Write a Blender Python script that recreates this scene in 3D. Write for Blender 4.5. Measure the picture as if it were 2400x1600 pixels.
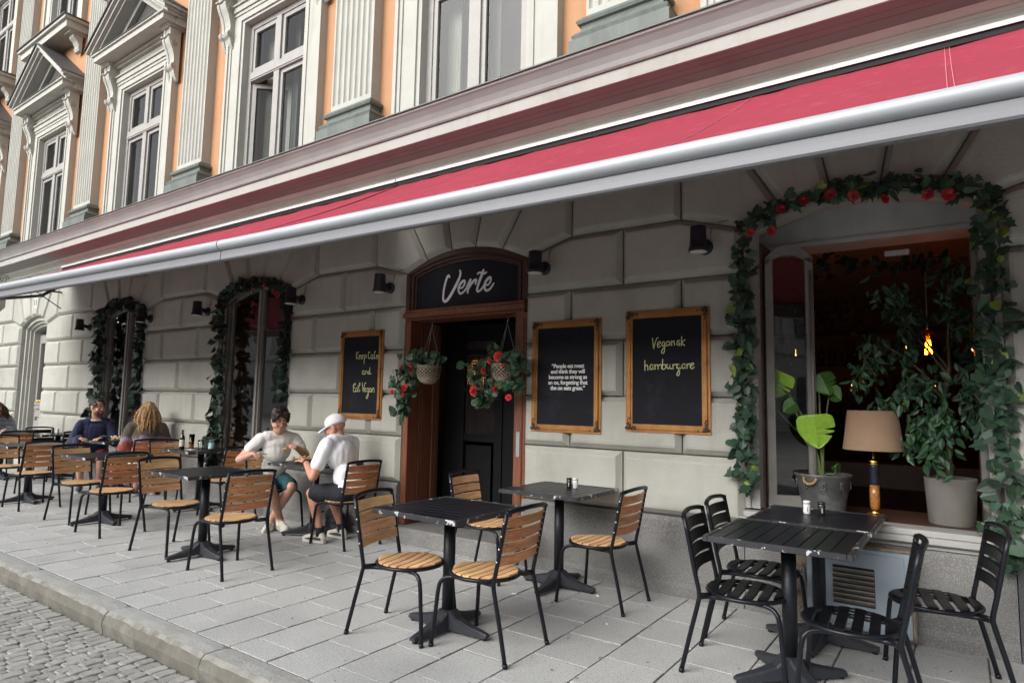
import bpy, bmesh, math, random
from mathutils import Vector, Matrix, Quaternion, noise
for o in list(bpy.data.objects): bpy.data.objects.remove(o, do_unlink=True)
scene = bpy.context.scene
COL = scene.collection
PI = math.pi
R = math.radians
random.seed(7)

# ---------------------------------------------------------------- camera
cd = bpy.data.cameras.new('camera'); cam = bpy.data.objects.new('camera', cd); COL.objects.link(cam)
_y, _p, _r = R(-35.177), R(5.508), R(1.106)
fw = Vector((math.sin(_y)*math.cos(_p), math.cos(_y)*math.cos(_p), math.sin(_p)))
rt = Vector((math.cos(_y), -math.sin(_y), 0)); up = rt.cross(fw)
r2 = rt*math.cos(_r)+up*math.sin(_r); u2 = -rt*math.sin(_r)+up*math.cos(_r)
M = Matrix.Identity(4)
for i in range(3): M[i][0] = r2[i]; M[i][1] = u2[i]; M[i][2] = -fw[i]
M[0][3], M[1][3], M[2][3] = 0, -4.83, 1.42
cam.matrix_world = M
cd.sensor_width = 36; cd.lens = 1488.7/2400*36; cd.clip_end = 500; cd.clip_start = .05
scene.camera = cam

# ---------------------------------------------------------------- light (bright overcast)
SUN_EL, SUN_AZ = 30, 196            # high, behind the camera's right shoulder
w = bpy.data.worlds.new('World'); scene.world = w; w.use_nodes = True
nt = w.node_tree; nt.nodes.clear()
sky = nt.nodes.new('ShaderNodeTexSky'); sky.sky_type = 'NISHITA'; sky.sun_disc = False
sky.sun_elevation = R(SUN_EL); sky.sun_rotation = R(SUN_AZ); sky.air_density = 1.0; sky.dust_density = 4.0; sky.ozone_density = 1.0
hs = nt.nodes.new('ShaderNodeHueSaturation'); hs.inputs['Saturation'].default_value = .30   # cloud cover: nearly white light
bg = nt.nodes.new('ShaderNodeBackground'); bg.inputs['Strength'].default_value = .15
wo = nt.nodes.new('ShaderNodeOutputWorld')
nt.links.new(sky.outputs[0], hs.inputs['Color']); nt.links.new(hs.outputs[0], bg.inputs[0]); nt.links.new(bg.outputs[0], wo.inputs[0])
sd = bpy.data.lights.new('sun', 'SUN'); sd.energy = 1.9; sd.angle = R(55); sd.color = (1, .995, .985)
sun = bpy.data.objects.new('sun', sd); COL.objects.link(sun)
sv = Vector((math.sin(R(SUN_AZ))*math.cos(R(SUN_EL)), math.cos(R(SUN_AZ))*math.cos(R(SUN_EL)), math.sin(R(SUN_EL))))
sun.rotation_euler = sv.to_track_quat('Z', 'Y').to_euler(); sun.location = (2, -8, 18)
vs = scene.view_settings; vs.view_transform = 'Standard'; vs.look = 'None'; vs.gamma = 1; vs.exposure = 0.62; vs.use_curve_mapping = False

# ---------------------------------------------------------------- materials
MATS = {}
def pm(name, col, rough=.6, metal=0, var=.12, scale=6, bump=.15, bscale=60, bdist=.01, rnd=0, spec=.5, stain=None, st_scale=3, st_lo=.55, st_hi=.7,
       spec_col=None, sp_scale=300, sp_amt=.5, stretch=None, island=False, sheen=0, coat=0, trans=0, sub=0, emit=None, hue=0, streak=None, spots=None, st_det=8):
    m = bpy.data.materials.new(name); m.use_nodes = True; t = m.node_tree; N = t.nodes; L = t.links
    b = N['Principled BSDF']; b.inputs['Roughness'].default_value = rough; b.inputs['Metallic'].default_value = metal
    b.inputs['Specular IOR Level'].default_value = spec
    tc = N.new('ShaderNodeTexCoord'); co = tc.outputs['Object']
    if stretch:
        mp = N.new('ShaderNodeMapping'); mp.inputs['Scale'].default_value = stretch; L.new(co, mp.inputs['Vector']); co = mp.outputs[0]
    def nz(sc, det=4, rough_=.6):
        n = N.new('ShaderNodeTexNoise'); n.inputs['Scale'].default_value = sc; n.inputs['Detail'].default_value = det; n.inputs['Roughness'].default_value = rough_
        L.new(co, n.inputs['Vector']); return n.outputs['Fac']
    def mix(a, bcol, fac):
        x = N.new('ShaderNodeMix'); x.data_type = 'RGBA'
        if hasattr(fac, 'is_linked') or not isinstance(fac, (int, float)): L.new(fac, x.inputs['Factor'])
        else: x.inputs['Factor'].default_value = fac
        for s, vv in (('A', a), ('B', bcol)):
            k = [i for i in x.inputs if i.name == s and i.type == 'RGBA'][0]
            if isinstance(vv, tuple): k.default_value = (*vv[:3], 1)
            else: L.new(vv, k)
        return [o for o in x.outputs if o.type == 'RGBA'][0]
    def ramp(v, lo, hi):
        r_ = N.new('ShaderNodeMapRange'); r_.inputs['From Min'].default_value = lo; r_.inputs['From Max'].default_value = hi
        L.new(v, r_.inputs['Value']); return r_.outputs[0]
    n1 = nz(scale)
    lo = tuple(max(0, c*(1-var)) for c in col); hi = tuple(c*(1+var) for c in col)
    c = mix(lo, hi, ramp(n1, .3, .7))
    if stain:
        c = mix(c, stain, ramp(nz(st_scale, st_det, .7), st_lo, st_hi))
    if streak:                                # drip marks running down a face
        ms = N.new('ShaderNodeMapping'); ms.inputs['Scale'].default_value = (7, 7, .55); L.new(tc.outputs['Object'], ms.inputs['Vector'])
        n_ = N.new('ShaderNodeTexNoise'); n_.inputs['Scale'].default_value = 1.6; n_.inputs['Detail'].default_value = 6; L.new(ms.outputs[0], n_.inputs['Vector']); c = mix(c, streak, ramp(n_.outputs['Fac'], .56, .80))
    if spots:                                 # trodden-in gum and oil spots
        vo = N.new('ShaderNodeTexVoronoi'); vo.inputs['Scale'].default_value = spots[1]; ge_ = N.new('ShaderNodeNewGeometry'); L.new(ge_.outputs['Position'], vo.inputs['Vector']); c = mix(c, spots[0], ramp(vo.outputs['Distance'], spots[2], spots[2]*.6))
        n_ = N.new('ShaderNodeTexNoise'); n_.inputs['Scale'].default_value = 1.1; n_.inputs['Detail'].default_value = 7; L.new(ge_.outputs['Position'], n_.inputs['Vector']); c = mix(c, tuple(q*.74 for q in col), ramp(n_.outputs['Fac'], .52, .76))
    if spec_col:
        c = mix(c, spec_col, ramp(nz(sp_scale, 2, .5), .62-.12*sp_amt, .70))
    if rnd or hue:
        oi = N.new('ShaderNodeObjectInfo'); rv = oi.outputs['Random']
        if island:
            ge = N.new('ShaderNodeNewGeometry'); ad = N.new('ShaderNodeMath'); ad.operation = 'ADD'
            L.new(rv, ad.inputs[0]); L.new(ge.outputs['Random Per Island'], ad.inputs[1])
            fr = N.new('ShaderNodeMath'); fr.operation = 'FRACT'; L.new(ad.outputs[0], fr.inputs[0]); rv = fr.outputs[0]
        h = N.new('ShaderNodeHueSaturation')
        mr = N.new('ShaderNodeMapRange'); mr.inputs['To Min'].default_value = 1-rnd; mr.inputs['To Max'].default_value = 1+rnd; L.new(rv, mr.inputs['Value']); L.new(mr.outputs[0], h.inputs['Value'])
        if hue:
            wn = N.new('ShaderNodeTexWhiteNoise'); wn.noise_dimensions = '1D'; L.new(rv, wn.inputs['W'])
            m2 = N.new('ShaderNodeMapRange'); m2.inputs['To Min'].default_value = .5-hue; m2.inputs['To Max'].default_value = .5+hue; L.new(wn.outputs['Value'], m2.inputs['Value']); L.new(m2.outputs[0], h.inputs['Hue'])
        L.new(c, h.inputs['Color']); c = h.outputs[0]
    L.new(c, b.inputs['Base Color'])
    if bump:
        bp = N.new('ShaderNodeBump'); bp.inputs['Strength'].default_value = bump; bp.inputs['Distance'].default_value = bdist
        L.new(nz(bscale, 5), bp.inputs['Height']); L.new(bp.outputs[0], b.inputs['Normal'])
    if rough < .9:
        r3 = N.new('ShaderNodeMapRange'); r3.inputs['To Min'].default_value = max(.02, rough-.08); r3.inputs['To Max'].default_value = min(1, rough+.1); L.new(n1, r3.inputs['Value']); L.new(r3.outputs[0], b.inputs['Roughness'])
    if coat: b.inputs['Coat Weight'].default_value = coat; b.inputs['Coat Roughness'].default_value = .15
    if sheen: b.inputs['Sheen Weight'].default_value = sheen
    if trans: b.inputs['Transmission Weight'].default_value = trans
    if sub: b.inputs['Subsurface Weight'].default_value = sub; b.inputs['Subsurface Radius'].default_value = (.02, .008, .004); b.inputs['Subsurface Scale'].default_value = .5
    if emit: b.inputs['Emission Color'].default_value = (*emit[:3], 1); b.inputs['Emission Strength'].default_value = emit[3]
    MATS[name] = m; return m
def glass(name, tint=(.9, .93, .92), ior=1.45, refl=1.0, rough=.0, clear=1.0):
    m = bpy.data.materials.new(name); m.use_nodes = True; t = m.node_tree; N = t.nodes; N.clear(); L = t.links
    o = N.new('ShaderNodeOutputMaterial'); mx = N.new('ShaderNodeMixShader'); tr = N.new('ShaderNodeBsdfTransparent'); gl = N.new('ShaderNodeBsdfGlossy')
    fr = N.new('ShaderNodeFresnel'); fr.inputs['IOR'].default_value = ior; tr.inputs['Color'].default_value = (*[c*clear for c in tint], 1); gl.inputs['Roughness'].default_value = rough
    tc = N.new('ShaderNodeTexCoord'); nz = N.new('ShaderNodeTexNoise'); nz.inputs['Scale'].default_value = 2.2; nz.inputs['Detail'].default_value = 1; L.new(tc.outputs['Object'], nz.inputs['Vector'])
    bp = N.new('ShaderNodeBump'); bp.inputs['Strength'].default_value = .12; bp.inputs['Distance'].default_value = .02; L.new(nz.outputs['Fac'], bp.inputs['Height']); L.new(bp.outputs[0], gl.inputs['Normal'])
    mu = N.new('ShaderNodeMath'); mu.operation = 'MULTIPLY'; mu.use_clamp = True; mu.inputs[1].default_value = refl
    L.new(fr.outputs[0], mu.inputs[0]); L.new(mu.outputs[0], mx.inputs[0]); L.new(tr.outputs[0], mx.inputs[1]); L.new(gl.outputs[0], mx.inputs[2]); L.new(mx.outputs[0], o.inputs[0])
    MATS[name] = m; return m
def emis(name, col, s):
    m = bpy.data.materials.new(name); m.use_nodes = True; t = m.node_tree; t.nodes.clear()
    o = t.nodes.new('ShaderNodeOutputMaterial'); e = t.nodes.new('ShaderNodeEmission'); e.inputs[0].default_value = (*col, 1); e.inputs[1].default_value = s
    t.links.new(e.outputs[0], o.inputs[0]); MATS[name] = m; return m

pm('stone', (.385, .385, .345), .75, var=.10, scale=2.2, bump=.55, bscale=70, bdist=.006, stain=(.30, .292, .255), st_scale=1.9, st_lo=.53, st_hi=.78, rnd=.08, streak=(.335, .33, .295))
pm('stone_joint', (.33, .325, .29), .85, var=.15, scale=3, bump=.2)
pm('granite', (.16, .158, .152), .8, var=.15, scale=5, bump=.4, bscale=150, bdist=.004, spec_col=(.33, .325, .31), sp_scale=170, sp_amt=1, stain=(.12, .115, .11), st_scale=1.5, st_lo=.52, st_hi=.75)
pm('granite_dark', (.07, .072, .078), .6, var=.15, scale=5, bump=.3, bscale=150, spec_col=(.16, .16, .165), sp_scale=150, sp_amt=.6)
pm('slab', (.42, .425, .415), .85, var=.07, scale=3, bump=.4, bscale=220, bdist=.003, rnd=.05, spec_col=(.13, .13, .125), sp_scale=120, sp_amt=.55, stain=(.335, .335, .325), st_scale=1.3, st_lo=.55, st_hi=.8, spots=((.20, .20, .195), 5.5, .075))
pm('slab_bed', (.13, .125, .11), .95, var=.3, scale=20, bump=.5, bscale=90)
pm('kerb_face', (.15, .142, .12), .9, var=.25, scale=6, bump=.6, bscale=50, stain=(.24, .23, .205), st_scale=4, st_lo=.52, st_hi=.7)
pm('kerb_edge', (.25, .245, .22), .9, var=.25, scale=9, bump=.6, bscale=50, stain=(.15, .142, .12), st_scale=7, st_lo=.5, st_hi=.62)  # chamfer colour darkened to subdue the light catching that edge
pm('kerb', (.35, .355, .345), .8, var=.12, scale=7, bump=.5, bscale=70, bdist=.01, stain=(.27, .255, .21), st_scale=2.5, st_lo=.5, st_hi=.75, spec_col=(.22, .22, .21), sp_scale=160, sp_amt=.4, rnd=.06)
pm('sett', (.31, .305, .288), .75, var=.15, scale=9, bump=1.0, bscale=55, bdist=.010, rnd=.17, island=True, hue=.012, stain=(.23, .222, .205), st_scale=6, st_lo=.5, st_hi=.75)
pm('sett_far', (.27, .265, .25), .85, var=.2, scale=5, bump=.5, bscale=30)
pm('sett_bed', (.15, .14, .115), .95, var=.3, scale=14, bump=.6, bscale=60)
pm('stucco', (.43, .232, .120), .85, var=.06, scale=1.2, bump=.3, bscale=90, bdist=.004, stain=(.37, .185, .09), st_scale=.7, streak=(.36, .185, .10), st_lo=.5, st_hi=.8)
pm('cream', (.40, .40, .365), .75, var=.07, scale=3, bump=.25, bscale=80, bdist=.004, stain=(.33, .32, .28), st_scale=1.2, streak=(.34, .33, .29), st_lo=.55, st_hi=.8)
pm('corn_light', (.36, .36, .34), .75, var=.06, scale=2, bump=.2, bscale=60, stain=(.31, .305, .28), st_scale=.8, streak=(.30, .295, .27))
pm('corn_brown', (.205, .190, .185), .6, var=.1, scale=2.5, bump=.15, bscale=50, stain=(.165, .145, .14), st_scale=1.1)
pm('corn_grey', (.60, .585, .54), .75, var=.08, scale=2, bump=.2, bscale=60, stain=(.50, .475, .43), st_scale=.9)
pm('copper', (.115, .135, .122), .6, var=.18, scale=14, bump=.2, stain=(.09, .10, .095), st_scale=6, st_lo=.5, st_hi=.66, stretch=(1, 1, .35))
pm('sheet', (.07, .072, .078), .55, var=.15, scale=3, bump=.1)
pm('zinc', (.30, .31, .33), .5, .3, var=.15, scale=4)
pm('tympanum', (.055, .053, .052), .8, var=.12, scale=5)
pm('winframe', (.30, .29, .275), .5, var=.08, scale=8, bump=.1, stain=(.30, .285, .26), st_scale=3)
pm('winframe2', (.20, .19, .175), .5, var=.08, scale=8, bump=.1)
pm('brownwood', (.075, .038, .032), .5, var=.2, scale=8)
glass('glass', refl=4.5); glass('glass_up', ior=1.45, refl=1.1, tint=(.75, .78, .78)); glass('glassware', ior=1.4, refl=1.4, tint=(.93, .96, .95))
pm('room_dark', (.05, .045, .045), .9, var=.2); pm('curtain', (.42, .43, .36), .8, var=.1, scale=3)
pm('aluminium', (.39, .415, .445), .5, .15, var=.05, scale=1.5, bump=.05, bscale=12)
pm('alu_grey', (.17, .175, .19), .55, .1, var=.06, scale=1.5, bump=.05, stain=(.14, .14, .15), st_scale=2.2, st_lo=.62, st_hi=.8)
pm('fabric', (.295, .042, .066), .85, var=.06, scale=1.3, bump=.25, bscale=500, bdist=.002, spec=.12, streak=(.38, .075, .105), stain=(.30, .038, .062), st_scale=.9, st_lo=.45, st_hi=.8)
pm('seam', (.62, .22, .24), .8, var=.05); pm('whitepaint', (.60, .60, .585), .5, var=.05); pm('black', (.012, .012, .015), .6, var=.2)
pm('metal_dark', (.007, .008, .012), .32, 0, spec=.3, var=.15, scale=12, bump=.08, bscale=40, stain=(.025, .026, .032), st_scale=9, st_lo=.6, st_hi=.75)
pm('chip', (.55, .56, .58), .4, .6, var=.1)
pm('edge_chip', (.035, .036, .042), .4, .2, var=.2, scale=6, stain=(.52, .53, .55), st_scale=15, st_det=3, st_lo=.60, st_hi=.615, bump=.15, bscale=30)
pm('pole', (.009, .010, .014), .40, 0, spec=.3, var=.15, scale=8, stain=(.5, .51, .52), st_scale=13, st_lo=.735, st_hi=.745)
pm('basecast', (.022, .024, .031), .5, 0, var=.15, scale=8, bump=.2, bscale=40, stain=(.33, .34, .36), st_scale=16, st_lo=.66, st_hi=.70)
pm('top_slat', (.009, .010, .014), .34, .0, spec=.28, var=.2, scale=3, bump=.12, bscale=90, stretch=(1, 1, 1), stain=(.026, .027, .032), st_scale=7, st_lo=.58, st_hi=.85, rnd=.12)
pm('black_slat', (.004, .0045, .006), .38, 0, spec=.2, var=.2, scale=6, bump=.1, stain=(.010, .010, .012), st_scale=9)
pm('teak', (.66, .405, .205), .5, var=.26, scale=5, bump=.3, bscale=26, bdist=.003, rnd=.13, hue=.008, stretch=(9, 1.1, 9), stain=(.50, .25, .10), st_scale=5, st_lo=.6, st_hi=.78)
pm('teak_back', (.52, .20, .070), .36, var=.3, scale=5, bump=.3, bscale=26, bdist=.003, rnd=.14, hue=.008, stretch=(9, 1.1, 9), stain=(.27, .085, .03), st_scale=4, st_lo=.5, st_hi=.72, coat=.25)
pm('doorwood', (.18, .062, .032), .38, var=.3, scale=4, bump=.25, bscale=14, stretch=(12, 12, .8), stain=(.24, .11, .045), st_scale=3, st_lo=.6, st_hi=.8, coat=.15)
pm('doorwood_dark', (.055, .024, .016), .5, var=.25, scale=4, bump=.2, bscale=14, stretch=(2, 12, 12))
pm('navy', (.007, .008, .014), .6, spec=.25, var=.1); pm('blackdoor', (.005, .005, .006), .5, spec=.15, var=.15)
pm('letter', (.74, .75, .78), .5, var=.06); pm('chalk', (.62, .64, .32), .9, var=.12, scale=80); pm('whiteink', (.78, .78, .78), .7, var=.03)
pm('board', (.009, .010, .015), .7, spec=.2, var=.25, scale=3, stain=(.03, .032, .036), st_scale=3, st_lo=.55, st_hi=.85)
pm('gold', (.36, .165, .045), .42, .35, var=.25, scale=10, bump=.15, stain=(.13, .05, .02), st_scale=5, st_lo=.55, st_hi=.75)
pm('gold_dark', (.055, .030, .022), .5, .2, var=.4, scale=60, bump=.6, bscale=90)
pm('lampbody', (.020, .021, .030), .5, .1, var=.12); pm('lamplens', (.62, .61, .56), .3, var=.05)
pm('cable', (.22, .21, .19), .6)
for nm, c, st in (('leaf', (.022, .058, .031), (.05, .10, .05)), ('leaf2', (.034, .082, .046), (.16, .23, .05)), ('leaf_dark', (.014, .036, .022), (.03, .06, .03))):
    pm(nm, c, .45, var=.25, scale=14, bump=.2, bscale=60, rnd=.42, island=True, hue=.018, stain=st, st_scale=9, st_lo=.62, st_hi=.72, sheen=.1)
pm('leaf_var', (.26, .34, .07), .5, var=.3, scale=30, rnd=.2, hue=.01, stain=(.05, .12, .04), st_scale=25, st_lo=.5, st_hi=.55)
pm('leaf_ger', (.030, .072, .028), .5, var=.3, scale=20, rnd=.4, hue=.02, bump=.3); pm('leaf_lime', (.20, .36, .025), .4, var=.12, scale=9, rnd=.1, bump=.2, bscale=25)
pm('leaf_mon', (.045, .12, .02), .35, var=.15, scale=9, rnd=.25); pm('leaf_fic', (.036, .088, .042), .4, var=.2, scale=20, rnd=.5, hue=.02, island=True)
pm('stem', (.10, .14, .045), .6); pm('bark', (.17, .125, .085), .9, var=.25, scale=18, bump=.7, bscale=40, stretch=(1, 1, .3)); pm('vine', (.05, .04, .025), .9)
pm('rose', (.36, .018, .030), .6, var=.25, scale=30, rnd=.2); pm('geranium', (.62, .022, .025), .55, var=.2, scale=30, rnd=.12)
pm('wicker', (.30, .25, .19), .8, var=.45, scale=50, bump=.3); pm('chain', (.35, .35, .36), .35, .9)
pm('galv', (.11, .115, .115), .55, .35, var=.3, scale=8, bump=.2, stain=(.27, .28, .28), st_scale=6, st_lo=.5, st_hi=.7); pm('rope', (.36, .22, .09), .9, var=.3, scale=80, bump=.5)
pm('shade', (.30, .195, .125), .85, var=.06, scale=8, bump=.25, bscale=400, sub=0); pm('lampblue', (.012, .015, .024), .3); pm('burl', (.34, .135, .030), .3, var=.45, scale=40, coat=.5); pm('brass', (.60, .38, .09), .25, 1)
pm('concrete', (.20, .19, .165), .85, var=.12, scale=6, bump=.3); pm('soil', (.03, .022, .016), 1)
pm('cabinet', (.30, .36, .41), .5, var=.1, scale=5, bump=.1, stain=(.16, .19, .215), st_scale=4, st_lo=.58, st_hi=.78); pm('cab_rust', (.22, .19, .15), .8, var=.4, scale=12, stain=(.12, .05, .02), st_scale=10, st_lo=.5, st_hi=.6); pm('louvre', (.20, .185, .155), .6, var=.25, scale=10)
pm('ceil_in', (.42, .35, .315), .7, var=.2, scale=3, stretch=(1, 6, 1)); pm('wall_in', (.21, .175, .165), .8, var=.25); pm('grey_in', (.50, .50, .51), .6)
pm('bar_wood', (.07, .036, .028), .5, var=.3); pm('bottle_dark', (.02, .012, .006), .12, coat=.5); pm('bottle_green', (.01, .03, .015), .12, coat=.5); pm('paper', (.62, .58, .47), .8); pm('paper_blue', (.42, .66, .70), .7)
pm('amber', (.50, .17, .03), .1, coat=.5); pm('redtea', (.09, .006, .008), .08, coat=.6); pm('ceramic', (.70, .69, .66), .3, var=.03); pm('plate_dark', (.10, .10, .085), .35); pm('food', (.48, .28, .10), .7, var=.4, scale=60, bump=.8, bscale=120); pm('food_green', (.10, .16, .03), .7, var=.4); pm('food_red', (.50, .09, .05), .6, var=.3); pm('steel', (.55, .55, .56), .2, 1)
pm('shaker_w', (.74, .74, .75), .35, var=.03); pm('shaker_b', (.012, .012, .013), .35); pm('shaker_win', (.55, .42, .25), .3)
pm('napkin', (.78, .78, .76), .9, var=.03); pm('litter_y', (.55, .42, .10), .8)
pm('skin', (.55, .30, .215), .5, var=.07, scale=9, bump=.08, bscale=90, sub=.12, stain=(.52, .235, .175), st_scale=5, st_lo=.5, st_hi=.8)
pm('skin2', (.50, .245, .17), .5, var=.07, scale=9, bump=.08, bscale=90, sub=.12, stain=(.47, .19, .13), st_scale=5, st_lo=.5, st_hi=.8)
pm('tee_cream', (.74, .725, .68), .9, var=.03, scale=12, bump=.2, bscale=18, bdist=.02); pm('tee_white', (.80, .81, .84), .9, var=.03, scale=12, bump=.25, bscale=14, bdist=.02); pm('capwhite', (.75, .76, .78), .8, var=.03)
pm('shorts_teal', (.012, .065, .072), .85, var=.15, scale=14, bump=.3, bscale=16, bdist=.02); pm('shorts_black', (.008, .009, .014), .85, bump=.2, bscale=16); pm('shorts_red', (.24, .03, .035), .85)
pm('sweater', (.010, .016, .055), .95, var=.12, scale=14, bump=.4, bscale=160, sheen=.2); pm('collar', (.66, .56, .50), .85)
pm('hair_dark', (.018, .010, .008), .5, var=.3, scale=40); pm('hair_grey', (.045, .036, .032), .6, var=.3, scale=40); pm('hair_blonde', (.50, .32, .15), .5, var=.35, scale=20, island=True, rnd=.3); pm('hair_brown', (.085, .045, .028), .6, var=.35, island=True, rnd=.3)
pm('beard', (.11, .065, .045), .8, var=.3, scale=60); pm('eye', (.03, .02, .015), .2); pm('eyewhite', (.7, .68, .66), .3); pm('lip', (.40, .13, .11), .5)
pm('shoe', (.60, .57, .50), .7, var=.1, scale=20); pm('shoe_dark', (.045, .050, .065), .6); pm('sole', (.62, .60, .54), .7); pm('sock', (.008, .008, .010), .9); pm('shoe_blue', (.03, .15, .40), .6); pm('shoe_pink', (.38, .11, .10), .6)
pm('bagblack', (.010, .010, .012), .7); pm('watch', (.02, .02, .025), .4)
emis('bulb', (1, .40, .07), 60); emis('spark', (1, .50, .16), 3); emis('glow', (1, .42, .15), 1.3); emis('glowdim', (1, .5, .22), 1.1)

# ---------------------------------------------------------------- mesh helpers
class MB:
    def __init__(s): s.v = []; s.f = []; s.m = []; s.s = []
    def add(s, vs_, fs, m=0, sm=False):
        o = len(s.v); s.v += [tuple(p) for p in vs_]
        for f in fs: s.f.append(tuple(i+o for i in f)); s.m.append(m); s.s.append(sm)
        return s
    def box(s, x0, x1, y0, y1, z0, z1, m=0):
        return s.add([(x, y, z) for z in (z0, z1) for y in (y0, y1) for x in (x0, x1)],
                     [(0, 2, 3, 1), (4, 5, 7, 6), (0, 1, 5, 4), (2, 6, 7, 3), (0, 4, 6, 2), (1, 3, 7, 5)], m)
    def cbox(s, x0, x1, y0, y1, z0, z1, c=.004, m=0):
        def ring(z, i):
            a0, a1, b0, b1 = x0+i, x1-i, y0+i, y1-i
            return [(a0+c, b0, z), (a1-c, b0, z), (a1, b0+c, z), (a1, b1-c, z), (a1-c, b1, z), (a0+c, b1, z), (a0, b1-c, z), (a0, b0+c, z)]
        return s.loft([ring(z0, c), ring(z0+c, 0), ring(z1-c, 0), ring(z1, c)], m=m)
    def loft(s, rings, m=0, sm=False, caps=True, closed=True):
        n = len(rings[0]); vs_ = [p for r_ in rings for p in r_]; fs = []
        for i in range(len(rings)-1):
            for j in range(n if closed else n-1):
                a = i*n+j; b = i*n+(j+1) % n; fs.append((a, b, b+n, a+n))
        s.add(vs_, fs, m, sm)
        if caps and closed:
            o = len(s.v)-len(vs_)
            s.f.append(tuple(o+j for j in reversed(range(n)))); s.m.append(m); s.s.append(False)
            s.f.append(tuple(o+(len(rings)-1)*n+j for j in range(n))); s.m.append(m); s.s.append(False)
        return s
    def tube(s, pts, r, n=8, m=0, caps=True, flat=None):
        pts = [Vector(p) for p in pts]; rs = r if isinstance(r, (list, tuple)) else [r]*len(pts); rings = []
        t0 = (pts[1]-pts[0]).normalized(); nrm = t0.orthogonal().normalized()
        for i, p in enumerate(pts):
            t = (pts[min(i+1, len(pts)-1)]-pts[max(i-1, 0)])
            t = t.normalized() if t.length > 1e-9 else t0
            nrm = (nrm-t*nrm.dot(t)); nrm = nrm.normalized() if nrm.length > 1e-6 else t.orthogonal().normalized()
            bn = t.cross(nrm)
            rings.append([tuple(p+(nrm*math.cos(2*PI*k/n)+bn*math.sin(2*PI*k/n))*rs[i]) for k in range(n)])
        return s.loft(rings, m, True, caps)
    def lathe(s, prof, n=24, c=(0, 0, 0), m=0, sm=True, caps=True, sx=1, sy=1):
        return s.loft([[(c[0]+r_*math.cos(2*PI*k/n)*sx, c[1]+r_*math.sin(2*PI*k/n)*sy, c[2]+z) for k in range(n)] for r_, z in prof], m, sm, caps)
    def prism(s, poly, y0, y1, m=0):           # (x,z) polygon, pushed along y
        n = len(poly); a = [(x, y0, z) for x, z in poly]; b = [(x, y1, z) for x, z in poly]
        return s.add(a+b, [tuple(range(n)), tuple(range(2*n-1, n-1, -1))]+[(i, i+n, (i+1) % n+n, (i+1) % n) for i in range(n)], m)
    def extx(s, prof, x0, x1, m=0, sm=False, nx=1):  # (y,z) profile pushed along x, open strip
        xs = [x0+(x1-x0)*i/nx for i in range(nx+1)]; n = len(prof)
        vs_ = [(x, y, z) for x in xs for y, z in prof]; fs = []
        for i in range(nx):
            for j in range(n-1): fs.append((i*n+j, i*n+j+1, (i+1)*n+j+1, (i+1)*n+j))
        return s.add(vs_, fs, m, sm)
    def ell(s, c, r, m=0, nu=16, nv=10, rot=None):
        q = rot or Matrix.Identity(3); rings = []
        for i in range(nv+1):
            ph = -PI/2+PI*i/nv; ph = max(-PI/2+.02, min(PI/2-.02, ph))
            rings.append([tuple(Vector(c)+q@Vector((r[0]*math.cos(ph)*math.cos(2*PI*k/nu), r[1]*math.cos(ph)*math.sin(2*PI*k/nu), r[2]*math.sin(ph)))) for k in range(nu)])
        return s.loft(rings, m, True)
    def xf(s, mat, start=0):
        for i in range(start, len(s.v)): s.v[i] = tuple(mat@Vector(s.v[i]))
        return s
    def mesh(s, name, mats):
        me = bpy.data.meshes.new(name); me.from_pydata(s.v, [], s.f)
        for k in (mats if isinstance(mats, (list, tuple)) else [mats]): me.materials.append(MATS[k])
        if any(s.m): me.polygons.foreach_set('material_index', s.m)
        if any(s.s): me.polygons.foreach_set('use_smooth', s.s)
        me.update(); return me
    def build(s, name, mats, parent=None, loc=None, rz=0):
        return ob(name, s.mesh(name, mats), parent, loc, rz)
def ob(name, me, parent=None, loc=None, rz=0, scale=None, rot=None):
    o = bpy.data.objects.new(name, me); COL.objects.link(o)
    if parent: o.parent = parent
    if loc: o.location = loc
    if rz: o.rotation_euler = (0, 0, rz)
    if rot is not None: o.rotation_euler = rot
    if scale: o.scale = (scale,)*3 if isinstance(scale, (int, float)) else scale
    return o
def tag(o, label, cat, group=None):
    o['label'] = label; o['category'] = cat
    if group: o['group'] = group
    return o
def thing(name, label, cat, loc=(0, 0, 0), rz=0, group=None):
    return tag(ob(name, None, None, loc, rz), label, cat, group)
def struct(o): o['kind'] = 'structure'; return o
def stuff(o): o['kind'] = 'stuff'; return o
def dup(root, loc, rz, label=None, group=None):
    r_ = root.copy(); COL.objects.link(r_); r_.location = loc; r_.rotation_euler = (0, 0, rz)
    if label: r_['label'] = label
    if group: r_['group'] = group
    for ch in list(root.children):
        c = ch.copy(); COL.objects.link(c); c.parent = r_
        for g in list(ch.children):
            d = g.copy(); COL.objects.link(d); d.parent = c
    return r_
def spline(pts, n=6):      # Catmull-Rom
    P = [Vector(p) for p in pts]; P = [P[0]*2-P[1]]+P+[P[-1]*2-P[-2]]; out = []
    for i in range(1, len(P)-2):
        for k in range(n):
            t = k/n; a, b, c, d = P[i-1:i+3]
            out.append(.5*((2*b)+(c-a)*t+(2*a-5*b+4*c-d)*t*t+(3*b-a-3*c+d)*t**3))
    out.append(P[-2]); return out
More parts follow.
